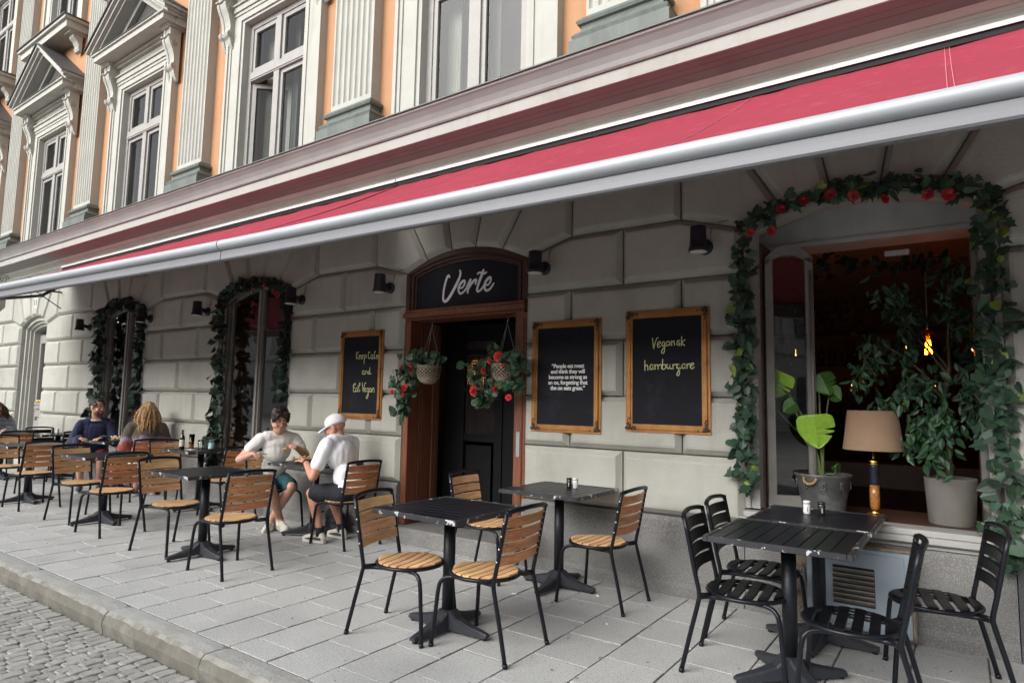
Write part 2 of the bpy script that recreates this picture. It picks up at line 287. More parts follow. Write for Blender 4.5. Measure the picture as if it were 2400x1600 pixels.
def offset_poly(poly, d):   # inward offset of a convex CCW/CW polygon in 2-D
    n = len(poly); A = sum(poly[i][0]*poly[(i+1) % n][1]-poly[(i+1) % n][0]*poly[i][1] for i in range(n)); sg = 1 if A > 0 else -1; out = []
    for i in range(n):
        p0, p1, p2 = Vector(poly[i-1]), Vector(poly[i]), Vector(poly[(i+1) % n])
        e1 = (p1-p0).normalized(); e2 = (p2-p1).normalized(); n1 = Vector((-e1.y, e1.x))*sg; n2 = Vector((-e2.y, e2.x))*sg
        k = 1+n1.dot(n2); k = max(k, .3); out.append(tuple(p1+(n1+n2)*(d/k)))
    return out
# ================================================================ GROUND
rg = random.Random(11)
KY0, KY1 = -2.645, -2.80            # inner / outer edge of the kerb
mb = MB(); mb.box(-130, 60, -2.66, .45, -.30, -.0065)
pave = struct(mb.build('pavement', 'slab_bed'))
SX, SY = .356, .412
cells = []
for i in range(-66, 16):
    x0 = -1.705+SX*i
    off = (i % 2)*.206+rg.uniform(-.015, .015)
    y = -2.66+off-SY
    while y < 0.0:
        a, b = max(y, KY0+.004), min(y+SY, -.012)
        if b-a > .06: cells.append((x0, a, b))
        y += SY
def slab_mesh(lx, ly, k):
    m = MB(); h = .05; j = .0055; c = .0008
    x0, x1, y0, y1 = j, lx-j, j, ly-j
    def ring(i, z): return [(x0+i, y0+i, z), (x1-i, y0+i, z), (x1-i, y1-i, z), (x0+i, y1-i, z)]
    t = [rg.uniform(-.0015, .0015) for _ in range(4)]
    top = [(p[0], p[1], q) for p, q in zip(ring(c, 0), t)]
    m.loft([ring(0, -h), ring(0, -c), top]); return m
cxc, cyc = 0, -4.83
cells.sort(key=lambda q: math.hypot(q[0]-cxc, (q[1]+q[2])/2-cyc) if -17 < q[0] < .9 else 99)
cache = {}; rest = MB()
for n_, (x0, a, b) in enumerate(cells):
    ly = round(b-a, 2)
    dz = rg.uniform(-.002, .002)
    if n_ < 300:
        key = (ly, rg.randrange(3))
        if key not in cache: cache[key] = slab_mesh(SX, ly, key[1]).mesh('paving_slab', 'slab')
        ob('paving_slab', cache[key], pave, (x0, a, dz))
    else:
        s_ = len(rest.v); q = slab_mesh(SX, ly, 0)
        rest.add([(p[0]+x0, p[1]+a, p[2]+dz) for p in q.v], q.f)
stuff(rest.build('distant_slabs', 'slab', pave))

# kerb stones
mb = MB(); mb.box(-130, 60, -2.785, -2.662, -.32, -.06); kerb = struct(mb.build('kerb', 'sett_bed'))
xs = [-34, -32.4, -30.9, -29.2, -27.8, -26.1, -24.6, -23.2, -21.5, -20, -18.6, -17.1, -15.5, -14.1, -12.6, -11, -9.5, -7.78, -6.2, -4.68, -3.5, -2.05, -.6, .8, 2.3, 3.9]
for a, b in zip(xs, xs[1:]):
    m = MB(); n = 22; rings = []
    ph = rg.uniform(0, 100)
    for i in range(n+1):
        x = a+.004+(b-a-.008)*i/n; e = 0 if 0 < i < n else .008
        w1 = noise.noise((x*9, ph, 0))*.010; w2 = noise.noise((x*14, ph, 5))*.008; ch = .018+abs(noise.noise((x*18, ph, 9)))*.022
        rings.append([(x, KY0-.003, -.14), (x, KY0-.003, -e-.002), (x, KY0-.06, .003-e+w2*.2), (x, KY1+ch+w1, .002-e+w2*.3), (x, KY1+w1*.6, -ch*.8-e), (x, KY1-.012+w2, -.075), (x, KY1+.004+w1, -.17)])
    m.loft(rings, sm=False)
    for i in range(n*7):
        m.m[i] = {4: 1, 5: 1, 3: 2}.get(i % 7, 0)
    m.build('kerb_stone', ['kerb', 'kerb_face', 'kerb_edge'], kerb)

# cobbled road
mb = MB(); mb.add([(-130, -2.74, -.150), (60, -2.74, -.150), (60, -80, -.150), (-130, -80, -.150)], [(0, 3, 2, 1)]); road = struct(mb.build('road', 'sett_far'))
mb = MB(); mb.add([(-13.2, -2.74, -.146), (1.3, -2.74, -.146), (1.3, -6.3, -.146), (-13.2, -6.3, -.146)], [(0, 3, 2, 1)]); mb.build('joint_sand', 'sett_bed', road)
def sett(lx, ly):
    m = MB(); j = .0012; h = .02; nx = 3
    def ring(i, z, wob=0): 
        return [(x+rg.uniform(-wob, wob), y+rg.uniform(-wob, wob), z) for x, y in ((i, i+.012), (i+.012, i), (lx-i-.012, i), (lx-i, i+.012), (lx-i, ly-i-.012), (lx-i-.012, ly-i), (i+.012, ly-i), (i, ly-i-.012))]
    m.loft([ring(j, -.03), ring(j+.0005, .007, .003), ring(j+.005, .0130, .004), ring(j+.014, .0145, .004)], sm=False); return m
setts = []
row = 0; x = -13.0
while x < 1.0:
    wx = rg.uniform(.070, .090); y = -2.808-rg.uniform(0, .006); first = rg.uniform(.06, .17)
    while y > -6.2:
        ly = first or rg.uniform(.085, .128); first = 0; setts.append((x, y-ly, wx, ly)); y -= ly
    x += wx
fx, fy = -.573, .817
def vis(s):
    dx, dy = s[0], s[1]+4.83; dep = dx*fx+dy*fy; lat = dx*fy-dy*fx
    if dep < 1: return 99
    px = 1200+1488*lat/dep; py = 944+1488*1.54/dep
    return dep if px > -60 and px < 800 and py < 1680 else 50+dep
setts.sort(key=vis)
protos = [[sett(l/100, w_/100).mesh('sett', 'sett') for w_ in (9, 10.5, 12)] for l in (7.2, 8.0, 8.8)]
far = MB()
for n_, (x, y, wx, ly) in enumerate(setts):
    if n_ < 300:
        a = max(0, min(2, int((wx-.07)/.0067))); b = max(0, min(2, int((ly-.085)/.0145)))
        ob('sett', protos[a][b], road, (x, y, -.15+rg.uniform(-.004, .004)), scale=(wx/((7.2+.8*a)/100), ly/((9+1.5*b)/100), 1), rot=(rg.uniform(-.03, .03), rg.uniform(-.03, .03), 0))
    else:
        q = sett(wx, ly); dz = rg.uniform(-.005, .005)-.15; far.add([(p[0]+x, p[1]+y, p[2]+dz) for p in q.v], q.f)
stuff(far.build('distant_setts', 'sett', road))

# ================================================================ BUILDING
bld = thing('building', 'ochre stucco building with grey rusticated ground floor, fluted pilasters and pedimented windows', 'building')
ZS, ZA = 2.76, 2.95
OPEN = [(-15.05, .68, 'd'), (-11.2, .77, 'w'), (-7.5, .77, 'w'), (-4.015, .775, 'd'), (-.535, .765, 'o')]
def archz(dx, hw, za=ZA, zs=ZS):
    h = za-zs; rr = (hw*hw+h*h)/(2*h); return za-rr+math.sqrt(max(0, rr*rr-dx*dx))
def arch_pts(c, hw, za=ZA, zs=ZS, n=14):
    return [(c-hw+2*hw*i/n, archz(-hw+2*hw*i/n, hw, za, zs)) for i in range(n+1)]
XL, XR = -20.0, 5.2
WB, WF = .42, .030
mb = MB(); edges = [XL]
for c, h, k in OPEN: edges += [c-h, c+h]
edges.append(XR)
for i in range(0, len(edges), 2): mb.box(edges[i], edges[i+1], WF, WB, -.1, 3.75)
for c, h, k in OPEN:
    ap = arch_pts(c, h)
    for (xa, za), (xb, zb) in zip(ap, ap[1:]): mb.prism([(xa, za), (xb, zb), (xb, 3.75), (xa, 3.75)], WF, WB)
    if k != 'd': mb.box(c-h, c+h, WF, WB, -.1, .56)
gw = mb.build('ground_floor_wall', 'stone_joint', bld)
def block(poly, front=-.052, soft=False):
    m = MB(); p0 = offset_poly(poly, .007); p1 = offset_poly(poly, .013); p2 = offset_poly(poly, .046); p3 = offset_poly(poly, .064)
    f1 = -.004; n = len(poly)
    vs_ = [(x, WF+.005, z) for x, z in p0]+[(x, f1, z) for x, z in p0]+[(x, f1-.006, z) for x, z in p1]+[(x, front+.004, z) for x, z in p2]+[(x, front, z) for x, z in p3]
    fs = []
    for l in range(4):
        for i in range(n): fs.append((l*n+i, l*n+(i+1) % n, (l+1)*n+(i+1) % n, (l+1)*n+i))
    fs.append(tuple(4*n+i for i in range(n)))
    A = sum(poly[i][0]*poly[(i+1) % n][1]-poly[(i+1) % n][0]*poly[i][1] for i in range(n))
    if A < 0: fs = [tuple(reversed(f)) for f in fs]
    m.add(vs_, fs); return m.build('stone_block', 'stone', gw)
ZC = [.58, 1.05, 1.49, 1.96, 2.42, 2.90]; ZT = 3.63
piers = [(edges[i], edges[i+1]) for i in range(0, len(edges), 2)]
for pi_, (a, b) in enumerate(piers):
    la, lb = pi_ > 0, pi_ < len(piers)-1         # an opening on that side
    long_ = (b-a) > 3
    for k in range(5):
        z0, z1 = ZC[k], ZC[k+1]; c = (a+b)/2
        if long_:
            st = b if pi_ == 0 else a; sg = -1 if pi_ == 0 else 1
            js = [st+sg*d for d in ([.95+1.0*q for q in range(5)] if k % 2 == 0 else [.45+1.0*q for q in range(5)])]
            js = sorted(j for j in js if a+.2 < j < b-.2)
        else: js = [c] if k % 2 == 0 else [c-.5, c+.5]
        xs_ = [a]+js+[b]
        for q in range(len(xs_)-1):
            x0, x1 = xs_[q], xs_[q+1]
            if k == 4:
                poly = [(x0, z0), (x1, z0)]
                if q == len(xs_)-2 and lb: poly += [(x1, ZS+.01), (max(x0, x1-.47), z1)]
                else: poly += [(x1, z1)]
                if q == 0 and la:
                    if not (len(poly) == 4 and abs(poly[-1][0]-(x0+.47)) < .02): poly += [(min(x1, x0+.47), z1)]
                    poly += [(x0, ZS+.01)]
                elif abs(poly[-1][0]-x0) > .05: poly += [(x0, z1)]
                block(poly)
            else: block([(x0, z0), (x1, z0), (x1, z1), (x0, z1)])
    # block over the pier
    x0 = a+.47 if la else a; x1 = b-.47 if lb else b
    if long_:
        n = 4; 
        for q in range(n): block([(x0+(x1-x0)*q/n, ZC[5]), (x0+(x1-x0)*(q+1)/n, ZC[5]), (x0+(x1-x0)*(q+1)/n, ZT), (x0+(x1-x0)*q/n, ZT)])
    else: block([(x0, ZC[5]), (x1, ZC[5]), (x1, ZT), (x0, ZT)])
for c, h, k in OPEN:
    bx = [-h, -.48, -.15, .15, .48, h]; tx = [-h-.47, -.93, -.29, .29, .93, h+.47]
    for q in range(5):
        b0, b1 = bx[q], bx[q+1]
        low = [(c+b0, archz(b0, h)+.004)]+([(c+(b0+b1)/2, archz((b0+b1)/2, h)+.004)] if 0 < q < 4 else [])+[(c+b1, archz(b1, h)+.004)]
        if q == 0: poly = [(c-h-.47, ZC[5])]+low+[(c+tx[1], ZT), (c+tx[0], ZT)]
        elif q == 4: poly = low+[(c+h+.47, ZC[5]), (c+tx[5], ZT), (c+tx[4], ZT)]
        else: poly = low+[(c+tx[q+1], ZT), (c+tx[q], ZT)]
        block(poly)
# granite plinth, one length per pier / under each window
def plinth(a, b, mt='granite'):
    n = max(1, round((b-a)/1.3))
    for q in range(n):
        x0, x1 = a+(b-a)*q/n+.003, a+(b-a)*(q+1)/n-.003
        m = MB(); m.loft([[(x, y, z) for y, z in ((.30, -.1), (-.075, -.1), (-.075, .07), (-.055, .10), (-.05, .54), (-.035, .572), (.30, .575))] for x in (x0, x1)]); m.build('plinth_stone', mt, gw)
for i, (a, b) in enumerate(piers):
    plinth(a, b, 'granite_dark' if i == len(piers)-1 else 'granite')
for c, h, k in OPEN:
    if k != 'd': plinth(c-h, c+h)
# cornice
P_fr = [(.0, 3.70), (-.055, 3.70), (-.06, 3.775), (-.11, 3.785), (-.115, 3.830), (-.125, 3.834), (-.14, 3.842), (-.14, 3.850), (-.150, 3.853), (-.165, 3.862), (-.165, 3.872), (-.20, 3.885), (-.225, 3.900)]
mb = MB(); mb.extx(P_fr, XL, XR, 0); corn = mb.build('cornice', ['corn_grey'], bld)
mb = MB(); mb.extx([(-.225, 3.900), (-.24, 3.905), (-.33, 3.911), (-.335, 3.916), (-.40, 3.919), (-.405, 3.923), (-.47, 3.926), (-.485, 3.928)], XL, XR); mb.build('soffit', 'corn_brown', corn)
mb = MB(); mb.extx([(-.485, 3.928), (-.50, 3.930), (-.503, 4.028), (-.49, 4.030)], XL, XR); mb.build('fascia', 'corn_light', corn)
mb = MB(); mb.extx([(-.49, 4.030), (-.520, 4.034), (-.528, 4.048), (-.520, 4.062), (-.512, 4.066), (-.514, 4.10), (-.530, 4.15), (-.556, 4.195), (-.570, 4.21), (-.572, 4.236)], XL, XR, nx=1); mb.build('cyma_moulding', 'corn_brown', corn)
mb = MB(); mb.extx([(-.572, 4.236), (-.588, 4.232), (-.588, 4.243), (.06, 4.345)], XL, XR, nx=20); mb.build('sheet_flashing', 'copper', corn)
# upper wall with openings
UA = [-18.85, -15.05, -11.22, -7.5, -4.0, -.5]
UW = .05
Z1a, Z1b, Z2a, Z2b, ZR = 4.36, 6.92, 8.78, 11.3, 12.6
mb = MB(); e = [XL-4]
for c in UA: e += [c-.72, c+.72]
e.append(XR)
for i in range(0, len(e), 2): mb.box(e[i], e[i+1], UW, .45, 4.0, ZR)
for c in UA:
    for z0, z1 in ((4.0, Z1a), (Z1b, Z2a), (Z2b, ZR)): mb.box(c-.72, c+.72, UW, .45, z0, z1)
uw = mb.build('upper_wall', 'stucco', bld)
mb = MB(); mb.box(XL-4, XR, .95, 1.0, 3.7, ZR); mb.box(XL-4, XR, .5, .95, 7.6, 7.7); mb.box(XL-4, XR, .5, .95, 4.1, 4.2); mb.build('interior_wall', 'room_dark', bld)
# fluted pilasters
def pil_mesh():
    m = MB(); w_ = .35; fl = 7; fil = .024; fw_ = (2*w_-fil*(fl+1))/fl; sec = [(-w_, UW), (-w_, -.085)]
    x = -w_
    for q in range(fl):
        x += fil
        for k in range(7):
            t = k/6; sec.append((x+fw_*t, -.085+.030*math.sin(PI*t)**.7 if 0 < t < 1 else -.085))
        x += fw_
    sec += [(w_, -.085), (w_, UW)]
    m.loft([[(x, y, z) for x, y in sec] for z in (4.93, ZR)], sm=False, caps=False, closed=False)
    m.box(-w_, w_, -.0848, UW, 4.80, 4.93); return m.mesh('pilaster', 'cream')
def rectprof(m, prof, hw, y0, mi=0):      # moulding that runs round three sides; prof = (projection, z)
    rings = [[(-hw-e_, UW+.02, z), (-hw-e_, y0-e_, z), (hw+e_, y0-e_, z), (hw+e_, UW+.02, z)] for e_, z in prof]
    m.loft(rings, mi, False)
pme = pil_mesh()
mb = MB(); rectprof(mb, [(.02, 4.855), (.03, 4.85), (.03, 4.835), (.055, 4.825), (.07, 4.80), (.06, 4.775), (.035, 4.765), (.03, 4.745), (.04, 4.715), (.05, 4.70), (.075, 4.69), (.10, 4.66), (.09, 4.63), (.09, 4.615), (.115, 4.61), (.115, 4.50), (.13, 4.49), (.13, 4.32)][::-1], .35, -.085)
pbm = mb.mesh('pilaster_base', 'copper')
for c in (-20.6, -16.95, -13.12, -9.36, -5.74, -2.25, 1.3, 4.8):
    p = ob('pilaster', pme, bld, (c, 0, 0)); ob('pilaster_base', pbm, p)
# window surrounds, shared by all axes
def frame3(m, ho, hi, z0, zo, zi, y0, y1, mi=0):
    m.box(-ho, -hi, y0, y1, z0, zo, mi); m.box(hi, ho, y0, y1, z0, zo, mi); m.box(-hi, hi, y0, y1, zi, zo, mi)
mb = MB()
frame3(mb, 1.08, 1.03, 4.3, 7.02, 6.97, -.055, UW); frame3(mb, 1.03, .98, 4.3, 6.97, 6.92, -.035, UW); frame3(mb, .98, .80, 4.3, 6.92, 6.86, -.020, UW)
frame3(mb, .80, .755, 4.3, 6.86, 6.82, -.034, UW); frame3(mb, .755, .70, 4.3, 6.82, 6.78, -.012, .30)
mb.box(-1.0, 1.0, -.05, UW, 7.022, 7.06); mb.box(-1.0, 1.0, -.075, UW, 7.06, 7.085); mb.box(-.99, .99, -.018, UW, 7.085, 7.24); mb.box(-1.0, 1.0, -.07, UW, 7.24, 7.275); mb.box(-1.05, 1.05, -.12, UW, 7.275, 7.315)
case_me = mb.mesh('window_surround', 'cream')
# console: scroll bracket
def console_mesh():
    m = MB(); prof = [(.0, 6.44), (-.03, 6.46), (-.06, 6.52), (-.085, 6.60), (-.12, 6.63), (-.135, 6.665), (-.12, 6.70), (-.09, 6.715), (-.085, 6.78), (-.10, 6.86), (-.13, 6.95), (-.165, 7.02), (-.185, 7.08), (-.185, 7.12), (-.21, 7.125), (-.21, 7.145), (-.185, 7.15), (-.17, 7.155), (-.17, 7.28), (0, 7.28)]
    for x0, x1, g in ((-.11, -.055, 0), (-.055, .055, .012), (.055, .11, 0)):
        pr = [(y+(g if 0 < i < len(prof)-1 else 0), z) for i, (y, z) in enumerate(prof)]
        m.loft([[(x, y, z) for y, z in pr] for x in (x0, x1)])
    for zc, rr in ((7.03, .045), (6.665, .028)):
        for sx in (-1, 1):
            for r_ in (rr, rr*.5): m.tube([(sx*.113+sx*.004*(rr-r_)/rr, -.10+r_*math.cos(t), zc+r_*math.sin(t)) for t in [2*PI*k/12 for k in range(13)]], .008, 5)
    m.box(-.13, .13, -.20, UW, 7.28, 7.30); m.box(-.145, .145, -.225, UW, 7.30, 7.325); return m.mesh('console', 'cream')
cons_me = console_mesh()
def ped_mesh():
    m = MB(); HW, ZB, ZAp = 1.30, 7.42, 8.30
    m.box(-1.24, 1.24, -.33, UW, 7.325, 7.42)
    m.box(-1.28, 1.28, -.36, UW, 7.42, 7.445)
    sl = (ZAp-ZB)/HW
    def rake(o0, o1, y0, mi, ext):         # band between offsets o0..o1 above the tympanum edge
        for sx in (-1, 1):
            e0 = HW+ext
            m.prism([(sx*e0, ZB+.025+o0-ext*sl+.0), (0, ZAp+.025+o0), (0, ZAp+.025+o1), (sx*e0, ZB+.025+o1-ext*sl)] if sx < 0 else [(sx*e0, ZB+.025+o0-ext*sl), (sx*e0, ZB+.025+o1-ext*sl), (0, ZAp+.025+o1), (0, ZAp+.025+o0)], y0, UW, mi)
    rake(-.16, -.03, -.13, 0, -.02); rake(-.03, .03, -.30, 0, 0); rake(.03, .10, -.36, 0, .03); rake(.10, .16, -.41, 0, .08); rake(.16, .178, -.44, 1, .10)
    return m.mesh('pediment', ['cream', 'sheet'])
ped_me = ped_mesh()
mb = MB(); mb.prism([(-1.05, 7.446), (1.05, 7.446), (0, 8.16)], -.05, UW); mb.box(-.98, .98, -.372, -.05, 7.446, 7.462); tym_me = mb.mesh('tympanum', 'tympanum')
# second-floor sill shelf
mb = MB(); mb.box(-1.18, 1.18, -.33, UW, 8.52, 8.66); mb.box(-1.24, 1.24, -.38, UW, 8.66, 8.72); mb.box(-1.27, 1.27, -.41, UW, 8.72, 8.738, 1)
for sx in (-1, 1):
    mb.loft([[(sx*.98+x, y, z) for y, z in ((0, 8.16), (-.05, 8.18), (-.07, 8.24), (-.06, 8.28), (-.10, 8.36), (-.16, 8.42), (-.17, 8.48), (0, 8.48))] for x in (-.1, .1)]); mb.box(sx*.98-.13, sx*.98+.13, -.24, UW, 8.48, 8.52)
sill2_me = mb.mesh('upper_sill', ['cream', 'sheet'])
mb = MB(); frame3(mb, 1.05, .98, 8.738, 11.4, 11.35, -.05, UW); frame3(mb, .98, .76, 8.738, 11.35, 11.26, -.02, UW); frame3(mb, .76, .70, 8.738, 11.26, 11.2, -.01, .3); sur2_me = mb.mesh('window_surround', 'cream')
def uframe(z0, z1, zt, open_leaf=False):
    m = MB(); y0, y1 = .085, .16
    m.box(-.70, -.62, y0, y1, z0, z1); m.box(.62, .70, y0, y1, z0, z1); m.box(-.62, .62, y0, y1, z1-.08, z1); m.box(-.62, .62, y0-.02, y1, zt, zt+.13); m.box(-.62, .62, y0, y1, z0, z0+.06)
    m.box(-.62, .62, y0-.03, y0-.02, zt+.02, zt+.05)
    m.box(-.055, .055, y0-.012, y1, zt+.13, z1-.08); m.box(-.06, .06, y0-.012, y1, z0+.06, zt)
    for sx in (-1, 1):           # sashes
        for a, b in ((z0+.06, zt), (zt+.13, z1-.08)):
            if open_leaf and sx < 0 and a < zt-.5: continue
            xi, xo = (.06, .62) if sx > 0 else (-.62, -.06)
            m.box(xi, xi+.055, y0+.015, y1-.01, a, b); m.box(xo-.055, xo, y0+.015, y1-.01, a, b); m.box(xi+.055, xo-.055, y0+.015, y1-.01, b-.06, b); m.box(xi+.055, xo-.055, y0+.015, y1-.01, a, a+.07)
    return m
def pane(x0, x1, z0, z1, y=.125): return MB().add([(x0, y, z0), (x1, y, z0), (x1, y, z1), (x0, y, z1)], [(0, 1, 2, 3)])
f1 = uframe(4.36, 6.78, 5.90).mesh('window', 'winframe'); f1o = uframe(4.36, 6.78, 5.90, True).mesh('window', 'winframe'); f2 = uframe(8.74, 11.2, 10.3).mesh('window', 'winframe')
pl = {}
for k, (z0, z1, zt) in (('a', (4.36, 6.78, 5.90)), ('b', (8.74, 11.2, 10.3))):
    for sx in (0, 1):
        xi, xo = ((.115, .565) if sx else (-.565, -.115))
        pl[k, sx, 0] = pane(xi, xo, z0+.13, zt-.06).mesh('pane', 'glass_up'); pl[k, sx, 1] = pane(xi, xo, zt+.20, z1-.14).mesh('pane', 'glass_up')
mb = MB()
for x0, x1, ph in ((-.62, -.40, 0), (.02, .14, 1.5), (.42, .60, 3)):
    mb.loft([[(x0+(x1-x0)*q/20, .34+.022*math.sin(q*2.1+ph), z) for q in range(21)] for z in (4.35, 6.8)], sm=True, caps=False, closed=False)
curt_me = mb.mesh('curtain', 'curtain')
for i, c in enumerate(UA):
    ob('window_surround', case_me, bld, (c, 0, 0))
    for sx in (-1, 1): ob('console', cons_me, bld, (c+sx*1.06, 0, 0))
    pd = ob('pediment', ped_me, bld, (c, 0, 0)); ob('tympanum', tym_me, pd)
    ob('upper_sill', sill2_me, bld, (c, 0, 0)); ob('window_surround', sur2_me, bld, (c, 0, 0))
    op = i == 3
    wn = ob('window', f1o if op else f1, bld, (c, 0, 0)); wn2 = ob('window', f2, bld, (c, 0, 0))
    ob('curtain', curt_me, wn)
    for sx in (0, 1):
        for l in (0, 1):
            if not (op and sx == 0 and l == 0): ob('pane', pl['a', sx, l], wn)
            ob('pane', pl['b', sx, l], wn2)
    if op:
        m = MB(); z0, z1 = 4.43, 5.885; m.box(0, .055, -.03, .02, z0, z1); m.box(.5, .555, -.03, .02, z0, z1); m.box(.055, .5, -.03, .02, z1-.06, z1); m.box(.055, .5, -.03, .02, z0, z0+.07)
        lf = m.build('open_casement', 'winframe', wn, (-.62, .13, 0), R(38)); pane(.055, .5, z0+.07, z1-.06, 0).build('pane', 'glass_up', wn, (-.62, .13, 0), R(38))

# grit, crumbs and leaf bits lying in the joints and along the plinth
gq = random.Random(91); m = MB()
for k in range(900):
    x = gq.uniform(-14, 1.2); y = -.09-abs(gq.gauss(0, .10)) if gq.random() < .35 else gq.uniform(-2.6, -.1)
    if gq.random() < .55: x = -1.705+SX*round((x+1.705)/SX)+gq.gauss(0, .008)
    s = gq.uniform(.0025, .008); a = gq.uniform(0, 6.3); ca, sa = math.cos(a)*s, math.sin(a)*s*.8
    m.add([(x+ca, y+sa, .003), (x-sa, y+ca, .003), (x-ca, y-sa, .003), (x+sa, y-ca, .003), (x, y, .003+s*.6)], [(0, 1, 4), (1, 2, 4), (2, 3, 4), (3, 0, 4)])
pm('grit', (.13, .115, .09), .9, var=.2, rnd=.6, island=True)
stuff(m.build('street_grit', 'grit', pave))
# ---------------------------------------------------------------- ground-floor windows
def ribbon(m, c, hw_o, hw_i, za_o, zs_o, za_i, zs_i, y0, y1, mi=0, n=14):   # arched band between two arcs
    for k in range(n):
        t0, t1 = -1+2*k/n, -1+2*(k+1)/n
        p = [(c+hw_o*t0, archz(hw_o*t0, hw_o, za_o, zs_o)), (c+hw_o*t1, archz(hw_o*t1, hw_o, za_o, zs_o)), (c+hw_i*t1, archz(hw_i*t1, hw_i, za_i, zs_i)), (c+hw_i*t0, archz(hw_i*t0, hw_i, za_i, zs_i))]
        m.prism(p[::-1], y0, y1, mi)
def arched_window(c, hw):
    m = MB(); zb = .60
    for o, i, y0, y1 in ((hw, hw-.05, .032, .13), (hw-.05, hw-.105, .055, .12)):
        d = hw-o; e = hw-i
        m.box(c-o, c-i, y0, y1, zb, ZS-d*.4); m.box(c+i, c+o, y0, y1, zb, ZS-d*.4); ribbon(m, c, o, i, ZA-d, ZS-d*.4, ZA-e, ZS-e*.4, y0, y1)
    m.box(c-.05, c+.05, .052, .12, zb, ZA-.10); m.box(c-.022, c+.022, .028, .052, zb, ZA-.07)
    m.box(c-hw+.105, c-.05, .062, .115, zb, zb+.14); m.box(c+.05, c+hw-.105, .062, .115, zb, zb+.14); m.box(c-hw, c+hw, -.03, .25, .577, zb)
    w_ = m.build('window', 'winframe2', bld)
    for sx in (-1, 1):
        x0, x1 = (c+.05, c+hw-.105) if sx > 0 else (c-hw+.105, c-.05)
        n = 8; pts = [(x0, zb+.14), (x1, zb+.14)]+[(x1+(x0-x1)*q/n, archz(x1+(x0-x1)*q/n-c, hw-.10, ZA-.10, ZS-.04)) for q in range(n+1)]
        MB().add([(x, .085, z) for x, z in pts], [tuple(range(len(pts)))]).build('pane', 'glass', w_)
    return w_
arched_window(-11.2, .77); arched_window(-7.5, .77)
mb = MB()       # dim dining room behind the two windows and the street door
mb.box(-17, -5.2, 3.5, 3.6, 0, 3.4); mb.box(-17, -5.2, .42, 3.6, 3.3, 3.4); mb.box(-17, -5.2, .42, 3.6, .02, .10); mb.box(-5.25, -5.2, .42, 3.6, 0, 3.4); mb.box(-17, -16.95, .42, 3.6, 0, 3.4)
mb.build('dining_room_shell', 'wall_in', bld)

# ---------------------------------------------------------------- restaurant door with arched sign
c, h = -4.015, .775
door = ob('doorway', None, bld, (0, 0, 0))
m = MB()
ribbon(m, c, h, h-.05, ZA, ZS, ZA-.05, ZS-.01, -.005, .30); ribbon(m, c, h-.05, h-.075, ZA-.05, ZS-.01, ZA-.07, ZS-.02, .012, .30); ribbon(m, c, h-.075, h-.10, ZA-.07, ZS-.02, ZA-.09, ZS-.03, .0, .3); ribbon(m, c, h-.10, h-.125, ZA-.09, ZS-.03, ZA-.12, ZS-.05, .022, .3)
for sx in (-1, 1):
    for o, i, y0 in ((h, h-.05, -.005), (h-.05, h-.075, .012), (h-.075, h-.10, 0), (h-.10, h-.125, .022)):
        a, b = sorted((c+sx*o, c+sx*i)); m.box(a, b, y0, .30, 2.37, ZS-(h-o)*.4)
m.build('sign_frame', 'doorwood_dark', door)
m = MB(); m.cbox(c-h, c+h, -.055, .28, 2.285, 2.335, .006); m.cbox(c-h+.01, c+h-.01, -.03, .28, 2.335, 2.37, .005); m.cbox(c-h+.03, c+h-.03, .0, .28, 2.262, 2.285, .004); m.build('lintel', 'doorwood', door)
hi = h-.12; n = 14
pts = [(c-hi, 2.37), (c+hi, 2.37)]+[(c+hi-2*hi*q/n, archz(hi-2*hi*q/n, hi, ZA-.12, ZS-.05)) for q in range(n+1)]
m = MB(); m.prism(pts, .035, .06); sgn = m.build('sign_panel', 'navy', door)
def strokes(m, S, y, widths=None, scale_w=1.0, sub=5):
    for st in S:
        P = [Vector((p[0], p[1])) for p in st]; W = [p[2] for p in st] if len(st[0]) > 2 else [widths]*len(st)
        if len(P) > 2:
            P2 = [Vector((q.x, q.y)) for q in spline([(p.x, p.y, 0) for p in P], sub)]; W2 = []
            for i in range(len(W)-1): W2 += [W[i]+(W[i+1]-W[i])*k/sub for k in range(sub)]
            W2.append(W[-1])
        else: P2, W2 = P, W
        L_, R_ = [], []
        for i, p in enumerate(P2):
            t = (P2[min(i+1, len(P2)-1)]-P2[max(i-1, 0)]).normalized(); nn = Vector((-t.y, t.x))*W2[i]*scale_w
            L_.append((p.x+nn.x, y, p.y+nn.y)); R_.append((p.x-nn.x, y, p.y-nn.y))
        k = len(P2); m.add(L_+R_, [(i, i+k, i+k+1, i+1) for i in range(k-1)])
        for p, w_, in ((P2[0], W2[0]), (P2[-1], W2[-1])):
            r_ = w_*scale_w; m.add([(p.x+r_*math.cos(2*PI*q/10), y+.0003, p.y+r_*math.sin(2*PI*q/10)) for q in range(10)], [tuple(range(10))])
